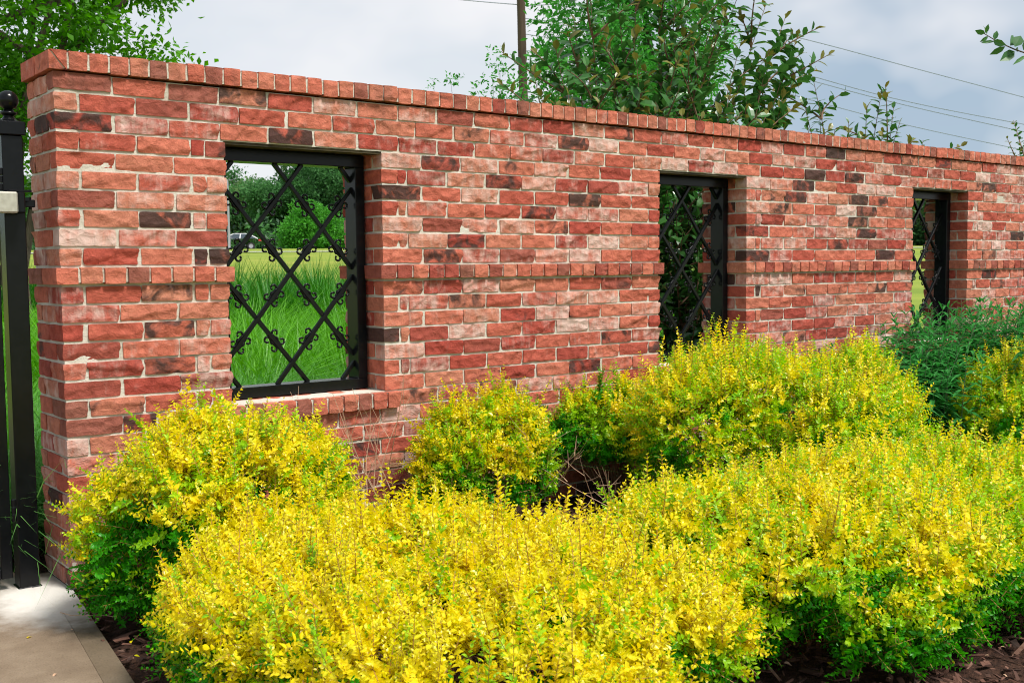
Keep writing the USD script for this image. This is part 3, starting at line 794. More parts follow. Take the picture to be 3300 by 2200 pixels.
def lobes_of(r, c, R, n, skirt=True):
    """Lobes that together make an uneven mound of the given half widths and height."""
    out = []
    for _ in range(n):
        a, q = r.uniform(0, 6.28), math.sqrt(r.random()) * 0.72
        x, y = q * math.cos(a), q * math.sin(a)
        hh = (1 - 0.50 * q * q) * r.uniform(0.78, 1.0)
        s = r.uniform(0.30, 0.46)
        out.append((c[0] + x * R[0], c[1] + y * R[1], hh * R[2] * (1 - s * 0.62), s * R[0], s * R[1] * 1.1, s * R[2] * 0.85))
    if skirt:
        for k in range(11):
            a = (k + r.random() * 0.7) / 11 * 6.283; s = r.uniform(0.24, 0.34); q = 1.0 - s * 0.85
            out.append((c[0] + q * R[0] * math.cos(a), c[1] + q * R[1] * math.sin(a), R[2] * r.uniform(0.26, 0.42), s * R[0], s * R[1], R[2] * r.uniform(0.30, 0.42)))
    out.append((c[0], c[1], R[2] * 0.42, R[0] * 0.72, R[1] * 0.72, R[2] * 0.50))
    return np.array(out)


def privet(label, c, R, n, green=0.0, seed=0, nl=12, low=0.05, tall=0.10, pale=0.0, lime=0.25):
    r = np.random.default_rng(seed)
    t = thing("golden_privet_shrub", label, "shrub", "privet shrubs planted along the wall", loc=(c[0], c[1], 0))
    lb = lobes_of(r, (0, 0), R, nl, low < 0.2)
    # points over the lobes' outer skin
    vol = lb[:, 3] * lb[:, 4] + lb[:, 3] * lb[:, 5]
    pick = r.choice(len(lb), n * 4, p=vol / vol.sum())
    d = r.normal(size=(n * 4, 3)); d /= np.linalg.norm(d, axis=1, keepdims=True)
    p = lb[pick, :3] + d * lb[pick, 3:]
    nr = d / lb[pick, 3:]; nr /= np.linalg.norm(nr, axis=1, keepdims=True)
    inside = np.zeros(len(p))
    for k in range(len(lb)):
        q = (((p - lb[k, :3]) / lb[k, 3:]) ** 2).sum(1)
        inside = np.maximum(inside, np.where(pick == k, 0, 1 - np.sqrt(q)))
    ok = (inside < 0.16) & (p[:, 2] > low)
    p, nr, inside = p[ok][:n], nr[ok][:n], inside[ok][:n]
    n = len(p)
    nh = meshkit.noise((p + [c[0], c[1], 0]) * 8.0, 29)
    hollow = np.clip((0.47 - nh) / 0.14, 0, 1)
    depth = r.random(n) ** 1.6 * 0.085 + hollow * 0.055
    up = np.array([0, 0, 1.0])
    dirs = nr * 0.8 + up * r.uniform(-0.1, 0.6, n)[:, None] + r.normal(0, 0.58, (n, 3))
    dirs /= np.linalg.norm(dirs, axis=1, keepdims=True)
    base = p - nr * depth[:, None] - dirs * 0.055
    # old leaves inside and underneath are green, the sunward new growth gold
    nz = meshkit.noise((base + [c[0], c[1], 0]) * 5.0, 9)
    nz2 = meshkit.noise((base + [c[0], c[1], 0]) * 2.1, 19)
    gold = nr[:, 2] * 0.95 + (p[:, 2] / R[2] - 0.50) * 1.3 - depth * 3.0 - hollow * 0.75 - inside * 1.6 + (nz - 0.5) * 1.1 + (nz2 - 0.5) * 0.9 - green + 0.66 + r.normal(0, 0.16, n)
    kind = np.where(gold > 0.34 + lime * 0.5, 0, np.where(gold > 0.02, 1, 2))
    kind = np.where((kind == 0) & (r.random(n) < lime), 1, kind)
    longs = (nr[:, 2] > 0.35) & (r.random(n) < tall)
    stray = r.random(n) < 0.05
    base = base + np.where(longs, 0.045, 0)[:, None] * dirs
    dirs = np.where(longs[:, None], dirs * 0.35 + up * 0.9 + r.normal(0, 0.10, (n, 3)), dirs)
    base = base + np.where(stray, 0.05, 0)[:, None] * dirs
    which = kind * 8 + np.where(longs | (r.random(n) < 0.25), r.integers(0, 4, n), 4 + r.integers(0, 4, n))
    mats = [M_priv_yel, M_priv_lime, M_priv_grn]
    pr = [(pm[0], mm, False) for mm in mats for pm in protos_long + protos_mid]
    fr = frame_to(dirs, r.uniform(0, 6.28, n)); s = r.uniform(0.78, 1.15, n) * np.where(longs, 1.1, 1.0)
    scatter("foliage", pr, base, fr, s, which, t)
    vis = longs | (r.random(n) < 0.4)
    scatter("shoots", [(pm[1], M_redtwig, False) for pm in protos_long + protos_mid], base[vis], fr[vis], s[vis], which[vis] % 8, t)
    # woody branches from the root
    b = MB()
    for _ in range(26):
        k = r.integers(0, n); e = base[k]; m_ = np.array([e[0] * 0.45, e[1] * 0.45, e[2] * 0.42]) + r.normal(0, 0.03, 3)
        o = np.array([r.normal(0, 0.04), r.normal(0, 0.04), -0.05])
        pts = [(1 - u) ** 2 * o + 2 * u * (1 - u) * m_ + u * u * e for u in np.linspace(0, 1, 6)]
        b.tube(pts, np.linspace(0.007, 0.0022, 6), 5)
    obj("branches", b.mesh(), M_twig, t)
    return t


privet("golden privet at the left end of the bed, overlapping the wall corner beside the pavement", (0.44, -0.60), (0.53, 0.45, 0.79), 5200, green=0.02, seed=1, tall=0.05)
privet("broad low golden privet in the centre foreground, brightest yellow of them all", (0.58, -1.80), (0.77, 1.04, 0.50), 12500, green=-0.14, seed=2, nl=20, tall=0.04, lime=0.12)
privet("small golden privet against the wall between the first sill and the middle opening", (1.96, -0.30), (0.42, 0.23, 0.71), 2400, green=0.02, seed=3, nl=8, low=0.15)
privet("tall golden privet standing below the middle window opening", (3.45, -0.98), (0.88, 0.72, 0.90), 8200, green=0.04, seed=4, nl=16, tall=0.13, lime=0.45)
privet("mostly green privet close against the wall left of the middle window", (2.96, -0.22), (0.40, 0.21, 0.68), 2100, green=0.95, seed=5, nl=8, low=0.28)
privet("large golden privet in the right foreground with a green underside over the mulch", (2.02, -2.22), (0.86, 0.66, 0.57), 11000, green=0.10, seed=6, nl=18, tall=0.04, lime=0.3)
privet("golden privet at the right edge of the photo in front of the sage", (6.00, -1.30), (0.88, 0.52, 0.80), 5000, green=0.16, seed=7, nl=12, tall=0.16, lime=0.6)
privet("greener privet at the right edge, behind the large golden one in the foreground", (3.02, -2.22), (0.96, 0.86, 0.53), 9000, green=0.36, seed=8, nl=16, tall=0.04, lime=0.5)
privet("small lime green privet between the tall golden one and the sage", (4.42, -0.74), (0.22, 0.22, 0.38), 1200, green=0.25, seed=9, nl=7, tall=0.10, lime=0.6)


# bare twigs standing in the gaps
def twigs(label, c, n, hgt, spread, seed, lean=(0, 0)):
    r = np.random.default_rng(seed)
    t = thing("bare_twigs", label, "twigs", "bare twigs between the shrubs", loc=(c[0], c[1], c[2]))
    for _ in range(n):
        b = MB()
        o = np.append(r.normal(0, 0.05, 2), 0); d = np.append(r.normal(0, spread, 2) + lean, r.uniform(0.5, 1.0)); d /= np.linalg.norm(d); ln = hgt * r.uniform(0.5, 1.1)
        side = r.normal(0, 0.12, 3)
        pts = [o + d * ln * u + side * ln * u * u for u in np.linspace(0, 1, 6)]
        b.tube(pts, np.linspace(0.0028, 0.0010, 6), 4)
        for _ in range(r.integers(1, 4)):
            u = r.uniform(0.3, 0.85); s = o + d * ln * u + side * ln * u * u; e = d * 0.6 + r.normal(0, 0.5, 3); e /= np.linalg.norm(e)
            b.tube([s, s + e * ln * 0.18, s + e * ln * 0.34 + [0, 0, 0.03 * ln]], [0.0017, 0.0012, 0.0007], 4)
        obj("twig", b.mesh(), M_drytwig, t)


twigs("pale bare twigs rising beside the right end of the first window sill", (1.28, -0.30, 0.30), 10, 0.52, 0.30, 21)
twigs("tangle of dry bare twigs in the gap below the mostly green privet", (2.32, -0.36, 0.20), 18, 0.42, 0.5, 22)
twigs("dry bare twigs lying over the open mulch gap in the middle of the bed", (2.45, -0.75, 0.10), 16, 0.40, 0.8, 23)


r = np.random.default_rng(55)
n = 420
fx, fy = r.uniform(-0.75, 4.5, n), r.uniform(-3.4, -0.1, n)
pl = fx < 0.004 + 0.134 * fy
ok = ~pl | (r.random(n) < 0.25)
fx, fy, pl = fx[ok], fy[ok], pl[ok]; n = len(fx)
scatter("fallen_leaves", [(leaf(0.022, 0.012, 0.3, 0.3), M_priv_yel, False), (leaf(0.024, 0.012, 0.5, -0.2), M_priv_lime, False), (leaf(0.024, 0.012, 0.6, 0.5), M_drytwig, False)], np.stack([fx, fy, np.where(pl, 0.003, 0.012)], 1),
        frame_to(np.stack([r.normal(0, .25, n), r.normal(0, .25, n), np.ones(n)], 1), r.uniform(0, 6.28, n)), r.uniform(0.7, 1.1, n), r.choice(3, n, p=[.4, .15, .45]), None, label="fallen privet leaves lying on the mulch and the pavement edge", cat="fallen leaves")

# ------------------------------------------------------------------ sage
def stems_plant(name, label, cat, stems, leaf_fn, stem_mat, leaf_mats, limit, parent_loc, stem_r=(0.004, 0.0015), stem_name="stem", group=None):
    """stems: list of point arrays; leaf_fn(points) -> list of (v, f, material index). The leaves that show largest are parts of their own, the rest one part."""
    t = thing(name, label, cat, group=group, loc=parent_loc)
    o = np.asarray(parent_loc, float)
    b = MB(); leaves = []
    for pts in stems:
        b.tube(pts - o, np.linspace(stem_r[0], stem_r[1], len(pts)), 5)
        leaves += leaf_fn(pts)
    obj(stem_name + "s" if len(stems) > 1 else stem_name, b.mesh(), stem_mat, t)
    sizes = []
    for v, f, k in leaves:
        c = v.mean(0); x, y, z = project(c)
        d = v[3] - v[0]; n = np.cross(v[5] - v[7], d); vis = abs(n @ (c - EYE)) / np.linalg.norm(c - EYE) / z ** 2
        inframe = -10 < x < 1034 and -10 < y < 692
        behind = c[1] > 0.1 and c[2] < 2.2
        sizes.append(vis if inframe and not behind else vis * 0.01)
    order = np.argsort(-np.array(sizes)); single = set(order[:limit].tolist())
    rest = [MB() for _ in leaf_mats]
    for i, (v, f, k) in enumerate(leaves):
        if i in single: obj("leaf", (v - o, f), leaf_mats[k], t)
        else: rest[k].add(v - o, f)
    for k, m_ in enumerate(rest):
        if m_.n: obj("foliage", m_.mesh(), leaf_mats[k], t, kind="stuff")
    return t


r = np.random.default_rng(31)
stems = []
for _ in range(270):
    u = r.random()
    bx, by = 4.95 + 2.5 * u + r.normal(0, 0.12), -0.52 + r.normal(0, 0.20)
    hgt = (0.74 + 0.32 * min(1, u * 3.2)) * r.uniform(0.74, 1.03)
    lean = np.array([r.normal(-0.10 if u < 0.3 else 0.0, 0.16), r.normal(-0.13, 0.15), 0])
    stems.append(np.array([np.array([bx, by, 0]) + lean * hgt * q ** 1.6 + [0, 0, hgt * q] for q in np.linspace(0, 1, 7)]))


def sage_leaves(pts):
    out = []
    n = 15
    for i in range(n):
        q = 0.16 + 0.84 * (i + 0.3) / n
        x = q * (len(pts) - 1); k = min(int(x), len(pts) - 2); p = pts[k] + (pts[k + 1] - pts[k]) * (x - k)
        top = max(0, (q - 0.72) / 0.28)
        ln = r.uniform(0.125, 0.180) * (1 - 0.60 * top)
        a0 = (i % 2) * math.pi / 2 + r.normal(0, 0.3)
        for k2 in (0, 1):
            a = a0 + k2 * math.pi + r.normal(0, 0.25); el = 0.25 + 0.75 * top + r.normal(0, 0.15)
            d = np.array([math.cos(a) * math.cos(el), math.sin(a) * math.cos(el), math.sin(el)])
            lv, f = leaf7(ln, ln * 0.19, r.uniform(0.35, 0.75))
            out.append((place(lv, p, d, np.array([0, 0, 1.0]) - d * 0.2 + r.normal(0, 0.15, 3)), f, 0))
    return out


def leaf7(ln, w, droop):
    """Long arching lance leaf, 5 stations."""
    st = [(0, 0.15), (0.22, 0.85), (0.48, 1.0), (0.75, 0.62), (1.0, 0.0)]
    z = lambda t: 0.10 * ln * t - droop * ln * t * t
    v = [(0, 0, 0), (0.22 * ln, 0, z(.22)), (0.6 * ln, 0, z(.6)), (ln, 0, z(1)),
         (0.22 * ln, w * .45, z(.22) + w * .12), (0.5 * ln, w * .5, z(.5) + w * .12), (0.22 * ln, -w * .45, z(.22) + w * .12), (0.5 * ln, -w * .5, z(.5) + w * .12),
         (0.78 * ln, w * .3, z(.78) + w * .06), (0.78 * ln, -w * .3, z(.78) + w * .06)]
    f = [(0, 1, 4), (1, 2, 5), (1, 5, 4), (2, 8, 5), (2, 3, 8), (0, 6, 1), (1, 7, 2), (1, 6, 7), (2, 7, 9), (2, 9, 3)]
    return np.array(v, float), np.array(f)


stems_plant("sage_bush", "dark green sage with long narrow drooping leaves below the farthest window", "bush", stems, sage_leaves, M_sagestem, [M_sage], 300, (5.6, -0.42, 0.0))

# ------------------------------------------------------------------ glossy hedge shrubs behind the wall
r = np.random.default_rng(41)


def curve(o, e, r, wob=0.08, up=0.5, n=9):
    o, e = np.asarray(o, float), np.asarray(e, float)
    mid = o * 0.5 + e * 0.5; mid[2] = o[2] + (e[2] - o[2]) * (0.5 + 0.12 * up); mid[:2] = o[:2] * 0.62 + e[:2] * 0.38
    mid = mid + r.normal(0, wob, 3)
    return np.array([(1 - u) ** 2 * o + 2 * u * (1 - u) * mid + u * u * e for u in np.linspace(0, 1, n)])


def photinia_leaves(pts, lo=0.25, size=0.112, step=0.032, red=0.5):
    out = []
    seg = np.linalg.norm(np.diff(pts, axis=0), axis=1); cum = np.append(0, np.cumsum(seg)); Ln = cum[-1]
    n = int(Ln * (1 - lo) / step)
    for i in range(n):
        s = Ln * lo + (Ln * (1 - lo)) * (i + r.random() * 0.6) / n
        k = min(np.searchsorted(cum, s) - 1, len(seg) - 1); k = max(k, 0)
        p = pts[k] + (pts[k + 1] - pts[k]) * (s - cum[k]) / seg[k]; ax = (pts[k + 1] - pts[k]) / seg[k]
        tip = np.clip((s - (Ln - 0.16)) / 0.16, 0, 1)
        a = i * 2.4 + r.normal(0, 0.3)
        e1 = np.cross(ax, [0.3, 0.2, 1]); e1 /= np.linalg.norm(e1); e2 = np.cross(ax, e1)
        out_d = e1 * math.cos(a) + e2 * math.sin(a)
        el = 0.45 + 0.75 * tip + r.normal(0, 0.2)
        d = out_d * math.cos(el) + ax * math.sin(el) + np.array([0, 0, 0.10])
        ln = size * r.uniform(0.72, 1.15) * (1 - 0.35 * tip)
        v, f = leaf(ln, ln * r.uniform(0.44, 0.54), r.uniform(0.15, 0.5), r.uniform(0.05, 0.35), (0.34, 0.70))
        out.append((place(v, p, d, ax + np.array([0, 0, 0.6]) + r.normal(0, 0.15, 3)), f, 1 if (tip > 0.25 and r.random() < red) else 0))
    return out


def photinia(label, tips, base, ybase, spread, sub, limit, red=0.5, size=0.108):
    stems = []
    for (px, py, yy) in tips:
        e = at_y(px, py, yy)
        o = np.array([base[0] + (e[0] - base[0]) * 0.22 + r.normal(0, 0.08), ybase + r.normal(0, 0.10), 0.0])
        main = curve(o, e, r)
        stems.append(main)
        for _ in range(sub):
            k = r.integers(3, len(main) - 1); s = main[k]
            dd = (main[-1] - main[-2]); dd /= np.linalg.norm(dd)
            side = r.normal(0, 1, 3) * [1, 0.7, 0.35]; side /= np.linalg.norm(side)
            ln = r.uniform(0.28, 0.62)
            stems.append(curve(s, s + (dd * 0.65 + side * 0.7) * ln, r, 0.03, 0.3, 6))
    return stems_plant("glossy_shrub", label, "shrub", stems, lambda p: photinia_leaves(p, 0.25 if len(p) > 7 else 0.06, red=red, size=size), M_twig, [M_phot, M_phot_red], limit, (base[0], ybase, 0), stem_r=(0.010, 0.0025), group="glossy shrubs behind the wall")


tipsA = [(1690, 370, 1.1), (1740, 300, 1.25), (1720, 230, 1.3), (1790, 150, 1.3), (1850, 60, 1.3), (1900, -60, 1.2), (1985, -90, 1.3), (2060, -160, 1.1), (2120, -60, 1.4), (2200, -190, 1.2), (2280, -120, 1.35), (2330, -60, 1.1),
         (2400, -70, 1.3), (2470, 10, 1.2), (2535, 45, 1.25), (2570, 120, 1.2), (2550, 190, 1.3), (2480, 160, 1.1), (2390, 130, 1.2), (2300, 120, 1.3), (2210, 90, 1.15), (2130, 140, 1.3), (2050, 170, 1.1), (1960, 150, 1.3),
         (1890, 210, 1.15), (1830, 300, 1.1), (1930, 330, 1.0), (2040, 320, 1.2), (2150, 290, 1.0), (2260, 270, 1.15), (2360, 280, 1.0), (2450, 290, 1.15), (2530, 300, 1.05), (2560, 260, 1.2), (2480, 350, 0.95), (2380, 370, 0.95), (2200, 370, 0.95), (2010, 360, 0.9)]
photinia("large glossy evergreen shrub with reddish new tips rising over the middle of the wall", tipsA, (4.75, 0), 1.35, 1.0, 6, 300, red=0.7, size=0.122)
tipsB = [(2622, 262, 1.2), (2590, 330, 1.1), (2640, 350, 1.3), (2600, 400, 1.0), (2842, 288, 1.2), (2795, 340, 1.15), (2735, 390, 1.1), (2880, 345, 1.2), (2900, 395, 1.1), (2690, 420, 1.0), (2845, 420, 1.0), (2935, 445, 1.2), (2975, 452, 1.25), (2780, 430, 1.0), (2520, 420, 1.0)]
photinia("lower glossy shrub whose few shoots peek over the wall between the middle and farthest windows", tipsB, (7.4, 0), 1.30, 1.0, 2, 120, red=0.6, size=0.115)
tipsC = [(2140, 560, 1.15), (2180, 640, 1.0), (2210, 560, 1.3), (2240, 700, 1.1), (2160, 760, 1.0), (2200, 820, 1.2), (2250, 840, 1.0), (2150, 900, 1.1), (2225, 950, 1.0), (2180, 1000, 1.1), (2250, 1060, 1.0), (2140, 690, 1.4), (2260, 600, 1.4), (2300, 760, 1.3), (2160, 1080, 1.0), (2110, 620, 1.2), (2100, 800, 1.3)]
photinia("dark glossy shrub filling the view through the middle window", tipsC, (5.15, 0), 1.15, 0.6, 2, 200, red=0.08)
tipsD = [(3290, 470, 2.0), (3310, 440, 2.1), (3330, 420, 2.0), (3350, 430, 2.2), (3300, 500, 2.0), (3340, 480, 2.0), (3370, 450, 2.0)]
photinia("shrub with rusty red young leaves at the right edge above the wall", tipsD, (11.0, 0), 2.2, 0.6, 3, 30, red=1.0, size=0.075)

# overhanging branch at the top right, every leaf its own part
ob = thing("overhanging_branch", "dark leafy branch tip hanging into the sky at the top right", "branch", loc=tuple(at_depth(3240, 140, 7.0)))
o = at_depth(3240, 140, 7.0)
main = [at_depth(x, y, dz) - o for x, y, dz in ((3480, 205, 7.3), (3400, 195, 7.2), (3330, 180, 7.1), (3270, 160, 7.0), (3215, 135, 7.0), (3170, 108, 6.95))]
obj("stem", MB().tube(main, np.linspace(0.007, 0.0025, 6), 6).mesh(), M_bark, ob)
r = np.random.default_rng(8)
for (ax_, ay, bx, by, wd) in ((3175, 108, 3143, 100, .5), (3180, 112, 3172, 82, .5), (3176, 108, 3186, 78, .45), (3185, 118, 3160, 136, .35), (3205, 130, 3213, 98, .5), (3205, 134, 3162, 137, .28), (3200, 132, 3240, 146, .4), (3240, 150, 3190, 178, .4),
                              (3270, 166, 3228, 194, .42), (3255, 148, 3270, 112, .55), (3270, 152, 3292, 112, .6), (3272, 160, 3284, 160, .6), (3310, 178, 3266, 206, .2), (3310, 172, 3302, 128, .5), (3330, 178, 3362, 140, .5), (3340, 185, 3320, 225, .4), (3300, 168, 3340, 165, .5)):
    p0, p1 = at_depth(ax_, ay, 7.0 + r.normal(0, .03)) - o, at_depth(bx, by, 7.0 + r.normal(0, .05)) - o
    ln = np.linalg.norm(p1 - p0); v, f = leaf(ln, ln * wd * 0.95, 0.3, 0.1)
    obj("leaf", (place(v, p0, p1 - p0, -VF + r.normal(0, 0.4, 3)), f), M_phot, ob)

# ------------------------------------------------------------------ trees
def clump(r, n, R, size, aspect=0.55, flat=0.7):
    b = MB()
    for _ in range(n):
        p = r.normal(0, 0.5, 3) * [1, 1, flat]; p *= R
        d = p / (np.linalg.norm(p) + 1e-6) + r.normal(0, 0.6, 3); s = size * r.uniform(0.6, 1.25)
        v = np.array([(0, 0, 0), (0.5, aspect / 2, 0.06), (1, 0, -0.05), (0.5, -aspect / 2, 0.06)]) * s
        b.add(place(v, p, d, np.array([0, 0, 1.0]) + r.normal(0, 0.6, 3)), [(0, 3, 2), (0, 2, 1)])
    return b.mesh()


def tree(name, label, base, hgt, blobs, mats, trunk_r, seed, n, csize, leaf_size, leaves=46, group=None, limbs=14, aspect=0.55, gap=0.38, open_=1.0):
    """Trunk and limbs reaching into the crown; the crown is leaf clumps at limb ends and through noisy lobes. blobs: (x, y, z, rx, ry, rz) relative to the base."""
    r = np.random.default_rng(seed)
    t = thing(name, label, "tree", group=group, loc=base)
    blobs = np.array(blobs, float)
    b = MB(); top = blobs[np.argmax(blobs[:, 2]), :3]
    lean = np.array([top[0] * 0.4, top[1] * 0.4, hgt * 0.55])
    tp = [np.array([0, 0, -0.3]) * (1 - u) + lean * u + np.array([math.sin(u * 5 + seed), math.cos(u * 4), 0]) * trunk_r * 0.8 * u for u in np.linspace(0, 1, 8)]
    b.tube(tp, trunk_r * np.linspace(1.15, 0.45, 8), 9)
    vol = blobs[:, 3] * blobs[:, 4] * blobs[:, 5]
    P = []
    while sum(map(len, P)) < n:
        k = r.choice(len(blobs), n, p=vol / vol.sum())
        d = r.normal(size=(n, 3)); d /= np.linalg.norm(d, axis=1, keepdims=True)
        q = blobs[k, :3] + d * blobs[k, 3:] * (r.random(n) ** 0.30)[:, None]
        f = meshkit.fbm((q + np.asarray(base)) / (csize * 3.2 * open_), 2, seed % 17)
        P.append(q[(f > gap) & (q[:, 2] > 0.2)])
    P = np.vstack(P)[:n]
    for i in range(limbs):
        e = P[r.integers(0, len(P))]; s = tp[r.integers(2, 8)]
        mid = (s + e) / 2 + [0, 0, 0.08 * np.linalg.norm(e - s)]
        b.tube([(1 - u) ** 2 * s + 2 * u * (1 - u) * mid + u * u * e for u in np.linspace(0, 1, 6)], np.linspace(trunk_r * 0.38, trunk_r * 0.07, 6), 6)
    obj("trunk", b.mesh(), M_bark, t)
    pr = [(clump(r, leaves, csize, leaf_size, aspect), mt, False) for mt in mats for _ in range(3)]
    nz = meshkit.noise((P + np.asarray(base)) / (csize * 5), 5)
    which = np.clip(((nz * 0.7 + r.random(len(P)) * 0.3) * len(mats)).astype(int), 0, len(mats) - 1) * 3 + r.integers(0, 3, len(P))
    scatter("crown", pr, P, frame_to(np.stack([r.normal(0, .5, len(P)), r.normal(0, .5, len(P)), np.ones(len(P))], 1), r.uniform(0, 6.28, len(P))), r.uniform(0.7, 1.25, len(P)), which, t)
    return t


gz = lambda x, y: float(ground_z(x, y))
# bright tree behind the left end of the wall
tx, ty = 1.9, 8.2
tree("bright_green_tree", "bright green airy tree behind the left end of the wall", (tx, ty, gz(tx, ty)), 7.0,
     [(-1.2, 0.2, 4.0, 1.7, 1.5, 1.9), (0.2, 0.0, 4.6, 1.7, 1.6, 1.7), (1.25, 0.0, 3.95, 1.0, 1.1, 1.1), (1.5, 0.1, 4.8, 0.75, 1.0, 0.8), (-2.6, 0.6, 3.4, 1.5, 1.4, 2.0), (-0.6, 0.4, 2.6, 1.2, 1.2, 1.0), (-0.5, 0, 6.2, 2.0, 1.6, 1.6)],
     [M_elm, M_elm], 0.15, 51, 1500, 0.27, 0.085, leaves=55, gap=0.43)
# oak behind the hedge
tx, ty = 11.0, 7.4
tree("oak_tree", "fresh green oak behind the glossy shrub and the utility pole", (tx, ty, gz(tx, ty)), 7.5,
     [(-0.5, 0, 4.4, 1.5, 1.3, 1.8), (-1.3, -0.3, 3.7, 1.0, 1.0, 1.4), (0.6, 0.3, 4.8, 1.2, 1.2, 1.3), (0.2, 0, 2.9, 1.6, 1.2, 0.9), (0.0, 0, 6.2, 1.6, 1.3, 1.2)],
     [M_oak, M_oak], 0.13, 52, 760, 0.25, 0.09, leaves=46, gap=0.43)
# oak saplings just behind the wall, left of the pole
for k, (px, py, lab, sz) in enumerate(((1387, 258, "smallest oak sapling tip above the coping, leftmost of the sprouts", 0.5), (1462, 240, "second small oak sapling tip above the coping", 0.7), (1540, 215, "thin oak sapling with sparse leaves left of the utility pole", 1.1), (1600, 140, "tallest oak sapling just left of the utility pole", 1.5), (1655, 250, "leafy oak sapling in front of the foot of the utility pole", 1.3))):
    e = at_y(px, py, 3.4); rr2 = np.random.default_rng(90 + k)
    bx, by = e[0] + 0.15, 3.4; zb = gz(bx, by)
    w = 0.11 + 0.10 * sz
    tree("oak_sapling", lab, (bx, by, zb), e[2] - zb, [(e[0] - bx + 0.02, 0, e[2] - zb - 0.12, w * 0.45, w * 0.4, 0.16), (e[0] - bx + 0.10, 0, e[2] - zb - 0.42, w, w * 0.8, 0.26), (0.08, 0, e[2] - zb - 0.80, w * 1.3, w, 0.34)],
         [M_oak], 0.014, 60 + k, int(26 + 30 * sz), 0.055, 0.042, leaves=14, limbs=9, gap=0.30, group="oak saplings behind the wall")

# woods beyond the road
woods = [(40, 138, 10.2, 0), (500, 140, 10.5, 0), (655, 132, 10.2, 0), (760, 136, 10.6, 0), (850, 142, 9.3, 0), (935, 130, 9.6, 1), (1020, 136, 12.6, 1), (1090, 132, 13.0, 1), (1160, 138, 12.5, 1), (1240, 134, 12, 1), (1340, 140, 11, 0), (-120, 136, 10, 0), (-300, 140, 11, 1), (-480, 140, 11, 1),
         (2180, 120, 7, 1), (2700, 112, 6, 1), (2960, 118, 8.0, 0), (3080, 115, 7.5, 1)]
names = ["olive green tree", "deep green tree"]
place_words = ["behind the wall pier left of the first window", "behind the pier by the first window", "at the left edge of the first window view", "behind the white car's tail", "under the patch of sky in the first window", "right of the patch of sky in the first window", "behind the bright bush in the first window, topping it", "right of the bright bush in the first window",
               "at the right stile of the first window", "hidden mostly by the pier right of the first window", "behind the wide pier between the windows", "left of the gate post, far beyond the lawn", "far left beyond the gate", "farthest left beyond the gate", "behind the dark shrub of the middle window", "left of the farthest window, beyond the lawn", "seen through the farthest window", "right of the farthest window, beyond the lawn"]
for k, (px, t_, h_, kd) in enumerate(woods):
    d = ray(px, 800); p = EYE + d * t_; r2 = np.random.default_rng(200 + k)
    x, y = p[0], p[1]; zb = gz(x, y)
    R = h_ * 0.42
    bl = [(r2.normal(0, R * .5), r2.normal(0, R * .4), h_ * q, R * r2.uniform(.55, .85), R * r2.uniform(.5, .8), h_ * r2.uniform(.15, .22)) for q in (0.20, 0.30, 0.42, 0.52, 0.62, 0.70, 0.80)]
    bl.append((0, 0, h_ * 0.22, R * 1.1, R * 0.8, h_ * 0.22))
    tree("woodland_tree", names[kd] + " of the woods " + place_words[k], (x, y, zb), h_, bl, [[M_wood1, M_wood2], [M_wood2, M_wood2, M_wood1]][kd], 0.22, 300 + k, 620, 0.95, 0.40, leaves=44, group="trees of the far woods", gap=0.36, limbs=8)
d = ray(1012, 800); p = EYE + d * 112
tree("bright_bush", "rounded bright green bush in front of the woods seen in the first window", (p[0], p[1], gz(p[0], p[1])), 5.4,
     [(0, 0, 2.2, 3.4, 2.4, 2.3), (-0.8, 0, 3.4, 2.2, 1.8, 1.6), (1.6, 0, 2.6, 2.2, 1.8, 1.7), (-2.0, 0, 1.6, 1.8, 1.5, 1.5), (3.4, 0.2, 1.4, 1.8, 1.5, 1.4)], [M_wood3, M_wood3], 0.14, 77, 620, 0.52, 0.28, leaves=40, gap=0.36)
# far thicket so that the woods have a floor
th = MB(); r = np.random.default_rng(15)
pts = []
for _ in range(1500):
    s, t_ = r.uniform(-110, 150), r.uniform(116, 150)
    q = EYE[:2] + rd * s + rn * t_; pts.append((q[0], q[1], 3.1 + r.random() ** 1.4 * 3.6))
pts = np.array(pts)
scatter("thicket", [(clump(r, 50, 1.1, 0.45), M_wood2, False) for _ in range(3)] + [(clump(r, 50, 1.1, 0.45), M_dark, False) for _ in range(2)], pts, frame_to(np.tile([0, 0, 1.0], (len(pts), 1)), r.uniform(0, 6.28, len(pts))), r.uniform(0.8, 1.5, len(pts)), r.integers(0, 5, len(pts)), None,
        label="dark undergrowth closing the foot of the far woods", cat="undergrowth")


# ------------------------------------------------------------------ tall grass behind the wall
def tuft(r, n, ln, w, spread, arch):
    b = MB()
    for _ in range(n):
        a = r.uniform(0, 6.28); q = abs(r.normal(0, spread)); L_ = ln * r.uniform(0.55, 1.1); ar = arch * r.uniform(0.4, 1.5)
        d = np.array([math.cos(a), math.sin(a), 0]); o = d * r.uniform(0, 0.05) + r.normal(0, 0.02, 3) * [1, 1, 0]
        sd = np.array([-math.sin(a), math.cos(a), 0]) * w / 2 + np.array([0, 0, 0.15 * w])
        P = [o + d * (q * L_ * u + ar * L_ * u ** 2.2) + np.array([0, 0, L_ * (u - 0.45 * ar * u ** 2.6)]) for u in (0, 0.35, 0.7, 1.0)]
        v = [P[0] - sd, P[0] + sd, P[1] - sd, P[1] + sd, P[2] - sd * .7, P[2] + sd * .7, P[3]]
        b.add(v, [(0, 1, 3), (0, 3, 2), (2, 3, 5), (2, 5, 4), (4, 5, 6)])
    return b.mesh()


